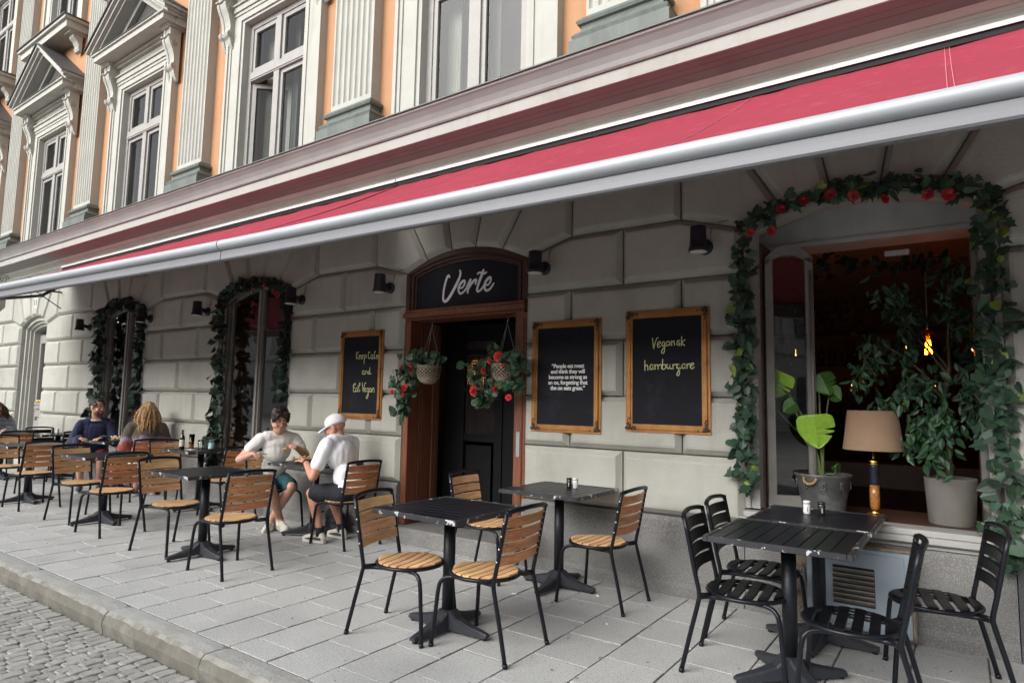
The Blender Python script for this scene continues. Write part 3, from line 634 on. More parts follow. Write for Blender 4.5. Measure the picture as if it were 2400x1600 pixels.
VERTE= [[(-4.2232,2.6878,0.0111),(-4.2369,2.7027,0.013),(-4.256,2.6843,0.013),(-4.278,2.6255,0.013),(-4.2951,2.556,0.0126),(-4.3007,2.4956,0.0122),(-4.2979,2.4582,0.013),(-4.2751,2.4396,0.0148),(-4.2448,2.4507,0.0163),(-4.2028,2.4943,0.017),(-4.1574,2.5573,0.017),(-4.1126,2.6267,0.0155),(-4.0846,2.6806,0.0133),(-4.0787,2.7167,0.0126),(-4.0867,2.7392,0.0102)],[(-4.0803,2.5604,0.0093),(-4.0506,2.5611,0.0093),(-4.0261,2.5853,0.0107),(-4.0167,2.6175,0.0111),(-4.0277,2.6318,0.0111),(-4.061,2.6151,0.0148),(-4.0916,2.5781,0.0133),(-4.099,2.5455,0.0122),(-4.0872,2.5146,0.0122),(-4.0677,2.503,0.0118),(-4.0321,2.5165,0.0111),(-3.9995,2.5466,0.0104),(-3.9758,2.5873,0.013),(-3.948,2.6307,0.0133)],[(-3.9439,2.6336,0.0111),(-3.9553,2.5985,0.0155),(-3.9743,2.5444,0.0155),(-3.9772,2.5052,0.0111)],[(-3.968,2.5438,0.013),(-3.9381,2.5838,0.0137),(-3.9019,2.6164,0.0141),(-3.8775,2.6255,0.013),(-3.871,2.6135,0.0111),(-3.8823,2.5819,0.0081)],[(-3.7843,2.7089,0.0141),(-3.8013,2.6684,0.0167),(-3.828,2.6126,0.0155),(-3.8507,2.5562,0.0137),(-3.8578,2.521,0.013),(-3.845,2.5037,0.0111),(-3.8129,2.5171,0.0104),(-3.7776,2.5528,0.0111),(-3.7546,2.5926,0.0141),(-3.7195,2.6247,0.0155),(-3.6959,2.632,0.0111),(-3.6893,2.6121,0.0104),(-3.6985,2.584,0.0104),(-3.7217,2.5605,0.0093),(-3.7497,2.5615,0.0093)],[(-3.7546,2.5926,0.013),(-3.7654,2.5484,0.0133),(-3.7585,2.5188,0.013),(-3.74,2.5043,0.0122),(-3.7083,2.5112,0.0111),(-3.6773,2.5372,0.0104),(-3.6545,2.5671,0.0093)],[(-3.8547,2.682,0.0096),(-3.8345,2.6914,0.0096),(-3.7978,2.6859,0.0111),(-3.7692,2.6765,0.0104),(-3.7454,2.687,0.0093)]]
KEEP= [[(-5.4485,1.9494),(-5.4463,1.8713)],[(-5.4113,1.9501),(-5.4459,1.9075),(-5.4197,1.8707)],[(-5.4024,1.8919),(-5.3714,1.9019),(-5.3746,1.911),(-5.3904,1.9115),(-5.4024,1.8919),(-5.3933,1.8718),(-5.37,1.8803)],[(-5.3576,1.8926),(-5.3268,1.9025),(-5.3298,1.9098),(-5.343,1.9102),(-5.355,1.8925),(-5.3484,1.8708),(-5.3254,1.8792)],[(-5.3036,1.9073),(-5.3058,1.8142)],[(-5.3082,1.8967),(-5.2935,1.9124),(-5.275,1.9065),(-5.2737,1.885),(-5.3015,1.8732)],[(-5.2122,1.9351),(-5.2205,1.946),(-5.235,1.9304),(-5.2379,1.8913),(-5.2238,1.8713),(-5.2062,1.8762)],[(-5.1567,1.9033),(-5.1801,1.911),(-5.1914,1.8865),(-5.1827,1.8685),(-5.1602,1.8751),(-5.1567,1.9033),(-5.1551,1.8749),(-5.1422,1.8711)],[(-5.1397,1.917),(-5.1208,1.9412),(-5.124,1.9519),(-5.1325,1.9239),(-5.1326,1.8815),(-5.1244,1.8707),(-5.112,1.8739)],[(-5.0987,1.907),(-5.0964,1.8664)],[(-5.0978,1.8911),(-5.0835,1.9048),(-5.0731,1.8975),(-5.0712,1.8641)],[(-5.0725,1.887),(-5.0583,1.9024),(-5.0453,1.8933),(-5.0438,1.8652)],[(-5.3011,1.7356),(-5.3195,1.7394),(-5.3313,1.7181),(-5.3197,1.7001),(-5.3019,1.707),(-5.2985,1.7355),(-5.2966,1.7052),(-5.2808,1.7015)],[(-5.2727,1.7387),(-5.2706,1.7031)],[(-5.2719,1.7245),(-5.2545,1.7367),(-5.2435,1.7242),(-5.2423,1.7046)],[(-5.2026,1.7272),(-5.2207,1.731),(-5.2274,1.7133),(-5.2164,1.7008),(-5.2016,1.7095)],[(-5.2026,1.7715),(-5.2016,1.7095),(-5.1909,1.7023),(-5.176,1.7092)],[(-5.4809,1.5753),(-5.447,1.5861),(-5.4423,1.5969),(-5.461,1.5969),(-5.4785,1.5789),(-5.4772,1.5591),(-5.4529,1.5537),(-5.4738,1.5465),(-5.4746,1.5177),(-5.4579,1.507),(-5.4373,1.5179)],[(-5.4074,1.5466),(-5.4261,1.5502),(-5.4351,1.525),(-5.4235,1.509),(-5.4056,1.518),(-5.4021,1.5467),(-5.4001,1.5145),(-5.3893,1.511)],[(-5.3976,1.5592),(-5.3631,1.5967),(-5.369,1.6075),(-5.3775,1.5753),(-5.3769,1.5217),(-5.3658,1.5129),(-5.3561,1.5254)],[(-5.3957,1.5717),(-5.3544,1.5825)],[(-5.3245,1.6074),(-5.303,1.5097)],[(-5.303,1.5097),(-5.2905,1.5611),(-5.2749,1.6019),(-5.2569,1.6037)],[(-5.2809,1.5293),(-5.2557,1.54),(-5.2589,1.5506),(-5.2742,1.547),(-5.2806,1.5257),(-5.2693,1.5081),(-5.2493,1.5188)],[(-5.2099,1.5472),(-5.2304,1.5471),(-5.2366,1.5224),(-5.223,1.5084),(-5.2085,1.5225),(-5.2048,1.5472),(-5.2079,1.512),(-5.2109,1.4768),(-5.2242,1.4415),(-5.2393,1.4378),(-5.2404,1.4554),(-5.2072,1.5014)],[(-5.169,1.5438),(-5.1895,1.5472),(-5.1957,1.5226),(-5.1846,1.5068),(-5.1673,1.5157),(-5.1639,1.5438),(-5.1592,1.507)],[(-5.1487,1.5438),(-5.1491,1.507)],[(-5.1481,1.5333),(-5.1339,1.5509),(-5.1184,1.5439),(-5.1135,1.502)]]
VEGANSK= [[(-1.9885,1.9538),(-1.9784,1.8686)],[(-1.9784,1.8686),(-1.9646,1.918),(-1.9508,1.9522),(-1.9395,1.9549)],[(-1.9442,1.8977),(-1.9237,1.9121),(-1.9237,1.9229),(-1.9328,1.9254),(-1.9464,1.9065),(-1.9442,1.8848),(-1.9374,1.8802),(-1.9227,1.8883)],[(-1.8877,1.9172),(-1.8967,1.924),(-1.9091,1.9072),(-1.908,1.8921),(-1.9002,1.8875),(-1.8889,1.9),(-1.8866,1.9171),(-1.8879,1.8828),(-1.8891,1.8506),(-1.897,1.8315),(-1.9105,1.8341),(-1.9116,1.8492),(-1.8901,1.8786),(-1.88,1.8868)],[(-1.8476,1.9178),(-1.8609,1.9247),(-1.8754,1.9103),(-1.8722,1.8951),(-1.861,1.8904),(-1.8487,1.9028),(-1.8442,1.9219),(-1.8444,1.8919)],[(-1.8309,1.9257),(-1.83,1.8893)],[(-1.8299,1.9106),(-1.8188,1.923),(-1.81,1.9227),(-1.8068,1.8927)],[(-1.764,1.923),(-1.7748,1.9276),(-1.7858,1.9153),(-1.7663,1.904),(-1.7642,1.8933),(-1.7751,1.8894),(-1.7903,1.9006)],[(-1.7485,1.9562),(-1.7512,1.8864)],[(-1.7227,1.9319),(-1.7467,1.9074),(-1.7263,1.8877)],[(-2.0534,1.7771),(-2.0528,1.6987)],[(-2.0511,1.7292),(-2.0407,1.7399),(-2.0303,1.7353),(-2.0269,1.7006)],[(-1.9878,1.7432),(-1.9993,1.7434),(-2.0108,1.7241),(-2.0062,1.7068),(-1.9948,1.7066),(-1.9867,1.7259),(-1.9855,1.7432),(-1.9856,1.7129),(-1.9788,1.7064)],[(-1.9696,1.745),(-1.9674,1.7062)],[(-1.9673,1.7277),(-1.956,1.7405),(-1.9446,1.7381),(-1.9413,1.7069)],[(-1.9413,1.7273),(-1.9288,1.7421),(-1.9153,1.7397),(-1.9132,1.7097)],[(-1.9039,1.7824),(-1.9053,1.7096),(-1.8863,1.7093),(-1.8784,1.7241),(-1.884,1.7413),(-1.903,1.7395)],[(-1.8683,1.7452),(-1.8684,1.7218),(-1.8596,1.7089),(-1.8485,1.7172),(-1.8451,1.7427),(-1.8441,1.7171),(-1.8353,1.7085),(-1.8276,1.7126)],[(-1.8208,1.7422),(-1.8188,1.7062)],[(-1.8187,1.7252),(-1.8087,1.7399),(-1.7912,1.7438)],[(-1.7673,1.7412),(-1.7781,1.7435),(-1.7891,1.731),(-1.787,1.7141),(-1.7783,1.7098),(-1.7674,1.7201),(-1.7662,1.7433),(-1.7675,1.6991),(-1.7699,1.6634),(-1.7808,1.655),(-1.7895,1.6636),(-1.7675,1.7033),(-1.7566,1.7115)],[(-1.724,1.7425),(-1.737,1.7448),(-1.7479,1.7261),(-1.7436,1.7113),(-1.7329,1.7112),(-1.7242,1.7257),(-1.723,1.7424),(-1.7253,1.7152),(-1.7189,1.711)],[(-1.7079,1.7443),(-1.7071,1.7087)],[(-1.707,1.7212),(-1.6983,1.7399),(-1.6834,1.7459)],[(-1.6814,1.7229),(-1.6579,1.7391),(-1.6579,1.7474),(-1.6685,1.7477),(-1.6824,1.7292),(-1.6773,1.7103),(-1.6645,1.708),(-1.6518,1.7182)]]
m = MB()
for i, st in enumerate(VERTE): strokes(m, [st], .030-.0006*i, scale_w=1.02)
m.build('sign_lettering', 'letter', door)
# jambs and the reveal panelled in reddish wood
m = MB()
m.cbox(c-h, c-h+.075, .0, .16, .16, 2.262, .006); m.cbox(c-h+.0, c-h+.05, .16, .50, .16, 2.262, .004)
for k, (y0, y1) in enumerate(((.17, .21), (.23, .36), (.38, .42), (.44, .50))): m.cbox(c-h+.05, c-h+.062+(.012 if k % 2 == 0 else 0), y0, y1, .16, 2.262, .004)
m.build('door_jamb', 'doorwood', door); m = MB(); m.cbox(c+h-.125, c+h, .0, .14, .16, 2.262, .006); m.cbox(c+h-.150, c+h-.125, .03, .18, .16, 2.262, .004); m.cbox(c+h-.09, c+h-.03, -.012, .0, .3, 2.2, .004)
m.box(c+h-.05, c+h, .14, .6, .16, 2.262); m.build('door_jamb', 'doorwood', door)
m = MB(); m.cbox(c+h-.085, c+h-.045, -.022, -.012, .93, 1.16, .003); m.build('letter_slot', 'zinc', door)
m = MB()
m.box(c-h+.05, -4.42, .60, .64, .16, 2.262); m.box(-4.42, -3.25, .60, .64, 2.15, 2.262)
for a, b in ((-4.50, -4.44), (-4.02, -3.92)): m.box(a, b, .575, .62, .16, 2.20)
m.box(-4.44, -4.02, .575, .62, 2.08, 2.15); m.box(-4.44, -4.02, .575, .62, 1.93, 1.98); m.box(-4.44, -4.02, .575, .62, 1.53, 1.58); m.box(-4.44, -4.02, .575, .62, .16, .30); m.box(-4.44, -4.02, .575, .62, 1.0, 1.08)
m.box(-4.40, -4.06, .585, .61, .34, .96); m.box(-3.92, -3.25, .59, .63, .16, 2.2); m.box(-4.435, -4.428, .57, .60, .2, 2.1)
m.build('inner_door', 'blackdoor', door)
def wavy(x0, x1, z0, z1, y, st=.028):         # cathedral glass: a grid of small cushions
    m = MB(); nx = int((x1-x0)/st); nz_ = int((z1-z0)/st)
    for i in range(nx):
        for j in range(nz_):
            a, b = x0+(x1-x0)*i/nx, x0+(x1-x0)*(i+1)/nx; d, e_ = z0+(z1-z0)*j/nz_, z0+(z1-z0)*(j+1)/nz_
            m.add([(a, y, d), (b, y, d), (b, y, e_), (a, y, e_), ((a+b)/2, y-.006, (d+e_)/2)], [(0, 1, 4), (1, 2, 4), (2, 3, 4), (3, 0, 4)])
    return m
pm('cathedral', (.16, .13, .12), .12, var=.1, bump=0, spec=.6, trans=.85)
for z0, z1 in ((1.98, 2.08), (1.58, 1.93), (1.08, 1.53)): wavy(-4.44, -4.02, z0, z1, .598).build('cathedral_pane', 'cathedral', door)
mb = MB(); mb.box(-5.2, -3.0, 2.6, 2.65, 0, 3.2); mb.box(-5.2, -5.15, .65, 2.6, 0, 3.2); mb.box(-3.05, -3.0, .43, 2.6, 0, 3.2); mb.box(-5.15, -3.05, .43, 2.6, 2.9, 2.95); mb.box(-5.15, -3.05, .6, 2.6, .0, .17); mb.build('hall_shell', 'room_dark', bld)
hl = thing('hall_lamp', 'warm glowing hall lamp behind the textured glass of the restaurant door', 'lamp', (-4.52, 1.05, 1.70))
m = MB(); m.lathe([(.02, .12), (.05, .10), (.055, -.06), (.03, -.09)], 14); m.build('glowing_shade', 'glow', hl); m = MB(); m.tube([(0, 0, .12), (0, 0, 1.15)], .006, 6); m.build('cord', 'black', hl)
# granite step
st = thing('door_step', 'worn grey granite step below the restaurant door', 'step'); m = MB(); m.cbox(c-h+.004, c+h-.004, -.11, .64, -.05, .155, .012); m.build('step_stone', 'granite', st)

# ---------------------------------------------------------------- neighbouring entrance, number 11
c0, h0 = -15.05, .68
d0 = ob('street_entrance', None, bld)
m = MB()
for o, i, y0 in ((h0, h0-.07, .06), (h0-.07, h0-.12, .11), (h0-.12, h0-.17, .16)):
    d = h0-o; m.box(c0-o, c0-i, y0, .40, .1, ZS-d*.4); m.box(c0+i, c0+o, y0, .40, .1, ZS-d*.4); ribbon(m, c0, o, i, ZA-d, ZS-d*.4, ZA-(h0-i), ZS-(h0-i)*.4, y0, .40)
m.box(c0-h0+.1, c0+h0-.1, .02, .40, -.02, .12); m.build('door_frame', 'cream', d0)
for sx in (-1, 1):
    m = MB(); a, b = sorted((c0+sx*.01, c0+sx*(h0-.17)))
    m.box(a, a+.10, .26, .34, .12, 2.62); m.box(b-.10, b, .26, .34, .12, 2.62); m.box(a+.10, b-.10, .26, .34, .12, .35); m.box(a+.10, b-.10, .26, .34, .95, 1.22); m.box(a+.10, b-.10, .26, .34, 2.45, 2.62); m.box(a+.10, b-.10, .29, .32, .35, .95)
    m.box(a+.12, b-.12, .24, .29, .42, .60); m.box(a+.12, b-.12, .24, .29, .66, .88); m.box(a+.06, b-.06, .235, .26, 1.20, 1.25); m.box(a+.09, b-.09, .225, .26, 1.12, 1.16)
    lf = m.build('door_leaf', 'winframe', d0); pane(a+.10, b-.10, 1.22, 2.45, .30).build('pane', 'glass', lf)
m = MB(); m.tube([(c0-.05, .26, 1.27), (c0-.05, .17, 1.27)], .012, 8); m.ell((c0-.05, .16, 1.27), (.03, .02, .03)); m.ell((c0+.06, .16, 1.27), (.03, .02, .03)); m.tube([(c0+.06, .26, 1.27), (c0+.06, .17, 1.27)], .012, 8); m.build('door_knob', 'brass', d0)
def text_mesh(body, size, align='CENTER', space=1.0, offset=0.0, name='lettering', line=1.0):
    cu = bpy.data.curves.new(name, 'FONT'); cu.body = body; cu.size = size; cu.align_x = align; cu.space_character = space; cu.offset = offset; cu.space_line = line; cu.extrude = .0006
    o = bpy.data.objects.new(name, cu); COL.objects.link(o); dg = bpy.context.evaluated_depsgraph_get(); me = bpy.data.meshes.new_from_object(o.evaluated_get(dg)); bpy.data.objects.remove(o, do_unlink=True); return me
plate = thing('house_number_plate', 'small white enamel plate reading 11 above the grey entrance', 'number plate', (-15.0, -.045, 3.22))
m = MB(); m.cbox(-.085, .085, -.008, .006, -.10, .10, .003); m.build('plate', 'whitepaint', plate)
te = text_mesh('11', .17, offset=.004); te.materials.append(MATS['black']); ob('numerals', te, plate, (0, -.011, -.06), rot=(PI/2, 0, 0))

# ---------------------------------------------------------------- big open window on the right
cr, hr = -.535, .765
rw = ob('open_window', None, bld)
m = MB()
for o, i, y0 in ((hr, hr-.035, -.012), (hr-.035, hr-.06, .004), (hr-.06, hr-.10, -.004)):
    d = hr-o; m.box(cr-o, cr-i, y0, .10, .70, ZS-d*.4); m.box(cr+i, cr+o, y0, .10, .70, ZS-d*.4); ribbon(m, cr, o, i, ZA-d, ZS-d*.4, ZA-(hr-i), ZS-(hr-i)*.4, y0, .10)
m.build('casing', 'winframe', rw)
m = MB(); m.box(cr-hr+.0, cr-hr+.115, .10, .40, .66, 2.66); m.build('inner_jamb', 'brownwood', rw); m = MB(); m.box(cr+hr-.06, cr+hr, .10, .40, .66, 2.66); m.build('inner_jamb', 'brownwood', rw)
m = MB(); m.cbox(cr-hr-.03, cr+hr+.03, -.10, .12, .605, .645, .006); m.cbox(cr-hr, cr+hr, -.075, .12, .645, .685, .006); m.cbox(cr-hr+.03, cr+hr-.03, -.055, .12, .57, .605, .004); m.build('window_sill', 'corn_light', rw)
m = MB(); m.box(cr-hr, cr+hr, .12, .85, .60, .672); m.build('inner_ledge', 'bar_wood', rw)
def leaf(x, y, w_, rz, z0=.70, z1=2.64, nm='casement_leaf'):
    m = MB(); a = .055; rs = .10
    m.box(0, a, -.025, .025, z0, z1-rs); m.box(w_-a, w_, -.025, .025, z0, z1-rs); m.box(a, w_-a, -.025, .025, z0, z0+.09)
    n = 8
    for q in range(n):
        t0, t1 = q/n, (q+1)/n; f = lambda t: z1-rs*(2*t-1)**2; g = lambda t: z1-.075-rs*.8*(2*t-1)**2
        m.prism([(w_*t0, min(f(t0), z1)), (w_*t0, g(t0)-(.0)), (w_*t1, g(t1)), (w_*t1, f(t1))], -.025, .025)
    m.tube([(w_-.02, -.035, z0+.05), (w_-.02, -.035, z1-.2)], .010, 6)
    l = m.build(nm, 'winframe2', rw, (x, y, 0), rz); pane(a, w_-a, z0+.09, z1-.12, 0).build('pane', 'glass', rw, (x, y, 0), rz); return l
leaf(cr-hr+.125, .13, .34, R(26)); leaf(cr+hr-.07, .16, .36, R(97))
# room behind the open window
mb = MB(); mb.box(-3.0, 4.2, 5.4, 5.5, 0, 3.3); mb.box(-3.0, -2.95, .43, 5.4, 0, 3.3); mb.box(4.15, 4.2, .43, 5.4, 0, 3.3); mb.box(-2.95, 4.15, .43, 5.4, .02, .12); mb.build('bar_room_shell', 'wall_in', bld)
mb = MB(); mb.box(-2.95, 4.15, .43, 5.4, 3.02, 3.10)
for i in range(24): mb.box(-2.95+.296*i+.01, -2.95+.296*(i+1)-.01, 1.0, 5.38, 3.0, 3.02)
mb.build('bar_room_ceiling', 'ceil_in', bld)
mb = MB(); mb.box(-2.4, 3.2, .62, .95, 2.72, 3.0); mb.box(-2.4, 3.2, .60, .62, 2.71, 2.745); mb.build('ceiling_beam', 'grey_in', bld)
mb = MB(); mb.cbox(-.42, -.26, .57, .60, 2.56, 2.60, .005); mb.build('smoke_detector_bar', 'grey_in', bld)

# ---------------------------------------------------------------- awnings
def awning(xa, xb, barf, label, seams, crease=None, rail_l=0):
    a = thing('awning', label, 'awning', ((xa+xb)/2, -.2, 3.55), 0, 'retractable awnings over the terrace'); ox = (xa+xb)/2
    L = lambda x, y, z: (x-ox, y+.2, z-3.55)
    m = MB(); n = 110; rows = 10; V = []
    for i in range(n+1):
        x = xa+.035+(xb-xa-.07)*i/n; by, bz = barf(x)
        for j in range(rows+1):
            t = j/rows; y = -.225+(by+.01+.225)*t; z = 3.662+(bz+.148-3.662)*t
            z += -.028*math.sin(PI*t)+.016*noise.noise((x*1.1, t*2, 3))*(1-t)+.006*noise.noise((x*3.1, t*3, 8))+(.012*noise.noise((x*5.5, 0, 7))*max(0, 1-t*5))
            V.append(L(x, y, z))
    k = rows+1; m.add(V, [(i*k+j, (i+1)*k+j, (i+1)*k+j+1, i*k+j+1) for i in range(n) for j in range(rows)], 0, True)
    fab = m.build('canopy_fabric', 'fabric', a)
    for sx_, dx in seams:
        for o in (-.012, .012) if dx else (0,):
            m = MB(); P = []
            for j in range(13):
                t = j/12; x = sx_+o; by, bz = barf(x); y = -.225+(by+.235)*t; z = 3.662+(bz+.148-3.662)*t-.028*math.sin(PI*t)+.006; P.append(L(x, y, z))
            m.tube(P, .0022, 4); m.build('seam', 'seam', fab)
    # front bar: round nose above, slanted valance plate below
    def barsec(x):
        by, bz = barf(x); s = []
        for q in range(11):
            t = -PI*.18+PI*1.10*q/10; s.append((by-.008-.048*math.sin(t), bz+.112+.041*math.cos(t)))
        return s+[(by-.004, bz+.069), (by-.012, bz+.062), (by-.013, bz+.030), (by-.018, bz-.002), (by-.010, bz-.012), (by+.05, bz-.004), (by+.05, bz+.14)]
    xs_ = [xa+(xb-xa)*i/24 for i in range(25)]
    m = MB(); m.loft([[L(x, y, z) for y, z in barsec(x)[:12]] for x in xs_], 0, True, caps=False, closed=False); fb = m.build('front_bar', 'aluminium', a)
    m = MB(); m.loft([[L(x, y, z) for y, z in barsec(x)[11:]+[barsec(x)[0]]] for x in xs_], 0, False, caps=False, closed=False); m.build('valance_plate', 'alu_grey', a)
    for x in (xa, xb):
        m = MB(); q = [L(x, y, z) for y, z in barsec(x)]; m.add(q, [tuple(range(len(q)))]); m.build('end_cap', 'alu_grey', fb)
    # roller box and white guide rail on the wall
    m = MB(); m.extx([(y+.2, z-3.55) for y, z in ((-.05, 3.735), (-.255, 3.735), (-.26, 3.725), (-.26, 3.700))], xa-ox+rail_l, xb-ox, nx=1); m.build('guide_rail', 'whitepaint', a); m = MB(); m.extx([(y+.2, z-3.55) for y, z in ((-.259, 3.700), (-.245, 3.698), (-.235, 3.665), (-.10, 3.66))], xa-ox+rail_l, xb-ox, nx=1); m.build('blackened_underside', 'black', a)  # rail underside coloured black, keeping the fabric's red bounce light off it
    m = MB(); m.tube([L(xa, -.17, 3.63), L(xb, -.17, 3.63)], .045, 12); m.box(xa-ox+rail_l, xb-ox, .12, .21, -.02, .14); m.build('roller', 'black', a)
    # folding arms
    for x in ([xa+1.1, xb-1.3, (xa+xb)/2]):
        by, bz = barf(x); el = L(x+.75, -1.05, 2.94)
        m = MB(); m.tube([L(x, -.2, 3.52), el], .026, 8); m.tube([el, L(x+.1, by+.04, bz+.08)], .022, 8); m.ell(el, (.04, .04, .03)); m.build('folding_arm', 'alu_grey', a)
    return a
def barline(x): d = .23-x; return (-2.0-d*.0205, 2.478+.006*min(d, 4.7)+.013*max(0, d-4.7))
awning(-4.755, 3.4, barline, 'red fabric awning with silver front bar over the open window and door', [(-3.6, 0), (-2.4, 0), (-1.15, 0), (.02, 1), (1.2, 0), (2.4, 0), (-4.4, 0)])
awning(-13.5, -4.765, barline, 'red fabric awning with silver front bar over the two ivy-framed windows', [(-5.6, 0), (-6.8, 0), (-8.0, 0), (-9.2, 0), (-10.4, 0), (-11.6, 0), (-12.8, 0)], rail_l=.2)

# ---------------------------------------------------------------- facing house (only its reflection shows)
fh = thing('facing_house', 'pale house across the street, mirrored in the window panes', 'building', (-8, -30, 0))
m = MB(); m.box(-90, 40, -6, -.2, -.2, 9.4); m.box(-90, 40, -.5, .12, 5, 5.4); m.box(-90, 40, -.9, .3, 9.2, 9.7); m.build('wall', 'corn_light', fh)
m0 = MB(); m0.box(-.7, .7, -.22, -.12, 0, 2.4); m0.box(-.04, .04, -.12, -.08, 0, 2.4); m0.box(-.7, .7, -.12, -.08, 1.6, 1.68); fwm = m0.mesh('window', 'sheet')
for i in range(36):
    for z in (1.2, 6.0): ob('window', fwm, fh, (-88+3.5*i, 0.0, z))
for i in range(37):
    m = MB(); m.box(-90+3.5*i, -89.4+3.5*i, -.2, .06, 5.4, 9.2); m.build('pilaster_strip', 'cream', fh)
# ================================================================ FURNITURE
def leg_x(z): return -.175-(z-.43)*.186
def make_chair(wood):
    t = thing('slat_chair' if wood else 'metal_chair', 'x', 'chair')
    for s in (-1, 1):
        m = MB(); P = spline([(-.272, s*.218, .012), (-.225, s*.211, .22), (-.182, s*.206, .40), (-.178, s*.205, .45), (-.20, s*.205, .56), (-.256, s*.205, .862)], 4)
        m.tube(P, .0125, 8); m.tube([(-.274, s*.2185, 0), (-.270, s*.2178, .022)], .0145, 8); m.build('leg', 'metal_dark', t)
        m = MB(); P = spline([(.252, s*.218, .012), (.236, s*.208, .20), (.222, s*.20, .35), (.205, s*.192, .40), (.165, s*.176, .422), (.06, s*.15, .424), (-.12, s*.15, .420), (-.176, s*.200, .425)], 4)
        m.tube(P, .0125, 8); m.tube([(.254, s*.219, 0), (.250, s*.2175, .022)], .0145, 8); m.build('leg', 'metal_dark', t)
    m = MB(); m.tube(spline([(-.256, -.212, .860), (-.272, -.15, .872), (-.285, 0, .880), (-.272, .15, .872), (-.256, .212, .860)], 5), .0145, 8); m.build('top_rail', 'metal_dark', t)
    m = MB(); Rr = .205; n = 28
    ring = [(.03+Rr*math.cos(2*PI*k/n), Rr*math.sin(2*PI*k/n), .438) for k in range(n+1)]; m.tube(ring, .0125, 8, caps=False); m.build('seat_ring', 'metal_dark', t)
    ns = 7 if wood else 6; gap = .013 if wood else .026; Ri = Rr-.006; wd = (2*Ri-gap*(ns-1))/ns
    for q in range(ns):
        x0 = -Ri+q*(wd+gap); x1 = x0+wd; m = MB(); rings = []; nn = 8
        for k in range(nn+1):
            u = -1+2*k/nn; r_ = []
            for x, tz in ((x0, 0), (x1, 0), (x1, 1), (x0, 1)):
                xx = max(-Ri+.006, min(Ri-.006, x)); y = u*math.sqrt(Ri*Ri-xx*xx)*.985
                z = .446-.010*(1-(y/Ri)**2)*(1-(xx/Ri)**2)+(.015 if tz else 0) - (.004 if abs(u) > .99 and tz else 0)
                r_.append((.03+x, y, z))
            rings.append(r_)
        m.loft(rings); m.build('seat_slat', 'teak' if wood else 'black_slat', t)
    for q in range(4):
        z0 = .545+q*.0755; hgt = .064; m = MB(); nn = 8; F, B = [], []
        rings = []
        for k in range(nn+1):
            y = -.193+.386*k/nn; bow = -.030*(1-(y/.2)**2); r_ = []
            for z, d in ((z0+.004, 0), (z0, .006), (z0, .010), (z0+.003, .014), (z0+hgt-.003, .014), (z0+hgt, .010), (z0+hgt, .006), (z0+hgt-.004, 0)):
                r_.append((leg_x(z)+.008+bow-d+.004, y, z))
            rings.append(r_)
        a = len(m.f); m.loft(rings)
        if wood:
            for i in range(a, len(m.f)):          # the back keeps its red varnish, the front is weathered pale
                j = (i-a) % 8
                if i-a < 8*nn and j in (3,): m.m[i] = 1
        m.build('back_slat', ['teak', 'teak_back'] if wood else ['black_slat'], t)
    m = MB()
    for s in (-1, 1):
        for q in range(4):
            z = .577+q*.0755; m.ell((leg_x(z), s*.2175, z), (.0055, .003, .0055), nu=6, nv=4)
            for dz in (-.018, .018): m.ell((leg_x(z+dz)-.012, s*.186, z+dz), (.003, .004, .004), nu=5, nv=4)
    if wood: stuff(m.build('screws', 'whitepaint', t))
    m = MB(); m.tube([(-.13, -.135, .434), (-.176, -.200, .436)], .010, 6); m.build('bracket', 'metal_dark', t); m = MB(); m.tube([(-.13, .135, .434), (-.176, .200, .436)], .010, 6); m.build('bracket', 'metal_dark', t)
    for ch in t.children: ch.data.transform(Matrix.Scale(.94, 4, (0, 0, 1)))
    return t
wood_chair = make_chair(True); black_chair = make_chair(False); used = {}
def chair(kind, x, y, deg, label, group=None, cush=0):
    src = wood_chair if kind == 'w' else black_chair; g = 'wooden slat chairs' if kind == 'w' else 'black metal chairs'
    if kind not in used: used[kind] = 1; o = src; o.location = (x, y, .002); o.rotation_euler = (0, 0, R(deg)); o['label'] = label; o['group'] = g; return o
    return dup(src, (x, y, .002), R(deg), label, g)
def make_table(deg_base):
    t = thing('bistro_table', 'x', 'table'); W, D, Z = .34, .35, .75
    m = MB(); m.tube([(0, 0, .06), (0, 0, .72)], .038, 18); m.build('pole', 'pole', t)
    for k in range(4):
        a = R(deg_base)+k*PI/2; rot = Matrix.Rotation(a, 4, 'Z'); m = MB()
        secs = [(.0, .050, .135, .03), (.05, .046, .125, .025), (.10, .042, .088, .020), (.20, .034, .062, .018), (.295, .026, .045, .016), (.315, .022, .040, .020)]
        m.loft([[(x, -w_, zb), (x, w_, zb), (x, w_*.9, zt-.008), (x, w_*.6, zt), (x, -w_*.6, zt), (x, -w_*.9, zt-.008)] for x, w_, zt, zb in secs]); m.xf(rot); f = m.build('foot', 'basecast', t)
        m = MB(); m.lathe([(.014, 0), (.017, .004), (.015, .010), (.006, .012), (.006, .02)], 10, (.292, 0, 0)); m.xf(rot); m.build('levelling_pad', 'black', f)
    m = MB()
    def bar(x0, x1, y0, y1): m.cbox(x0, x1, y0, y1, Z-.030, Z, .003)
    bar(-W, W, -D, -D+.026); bar(-W, W, D-.026, D); bar(-W, -W+.026, -D+.0262, D-.0262); bar(W-.026, W, -D+.0262, D-.0262)
    m.build('table_edge', 'edge_chip', t); ns = 9; L_ = 2*D-.054; wd = L_/ns
    for q in range(ns):
        y0 = -D+.027+q*wd; m = MB(); m.cbox(-W+.027, W-.027, y0+.0018, y0+wd-.0018, Z-.018, Z-.002, .0025); m.build('top_slat', 'top_slat', t)
    m = MB(); m.box(-.09, .09, -.09, .09, Z-.034, Z-.0185); m.build('mounting_plate', 'black', t)
    return t
tab0, tab45 = make_table(0), make_table(45); usedt = {}
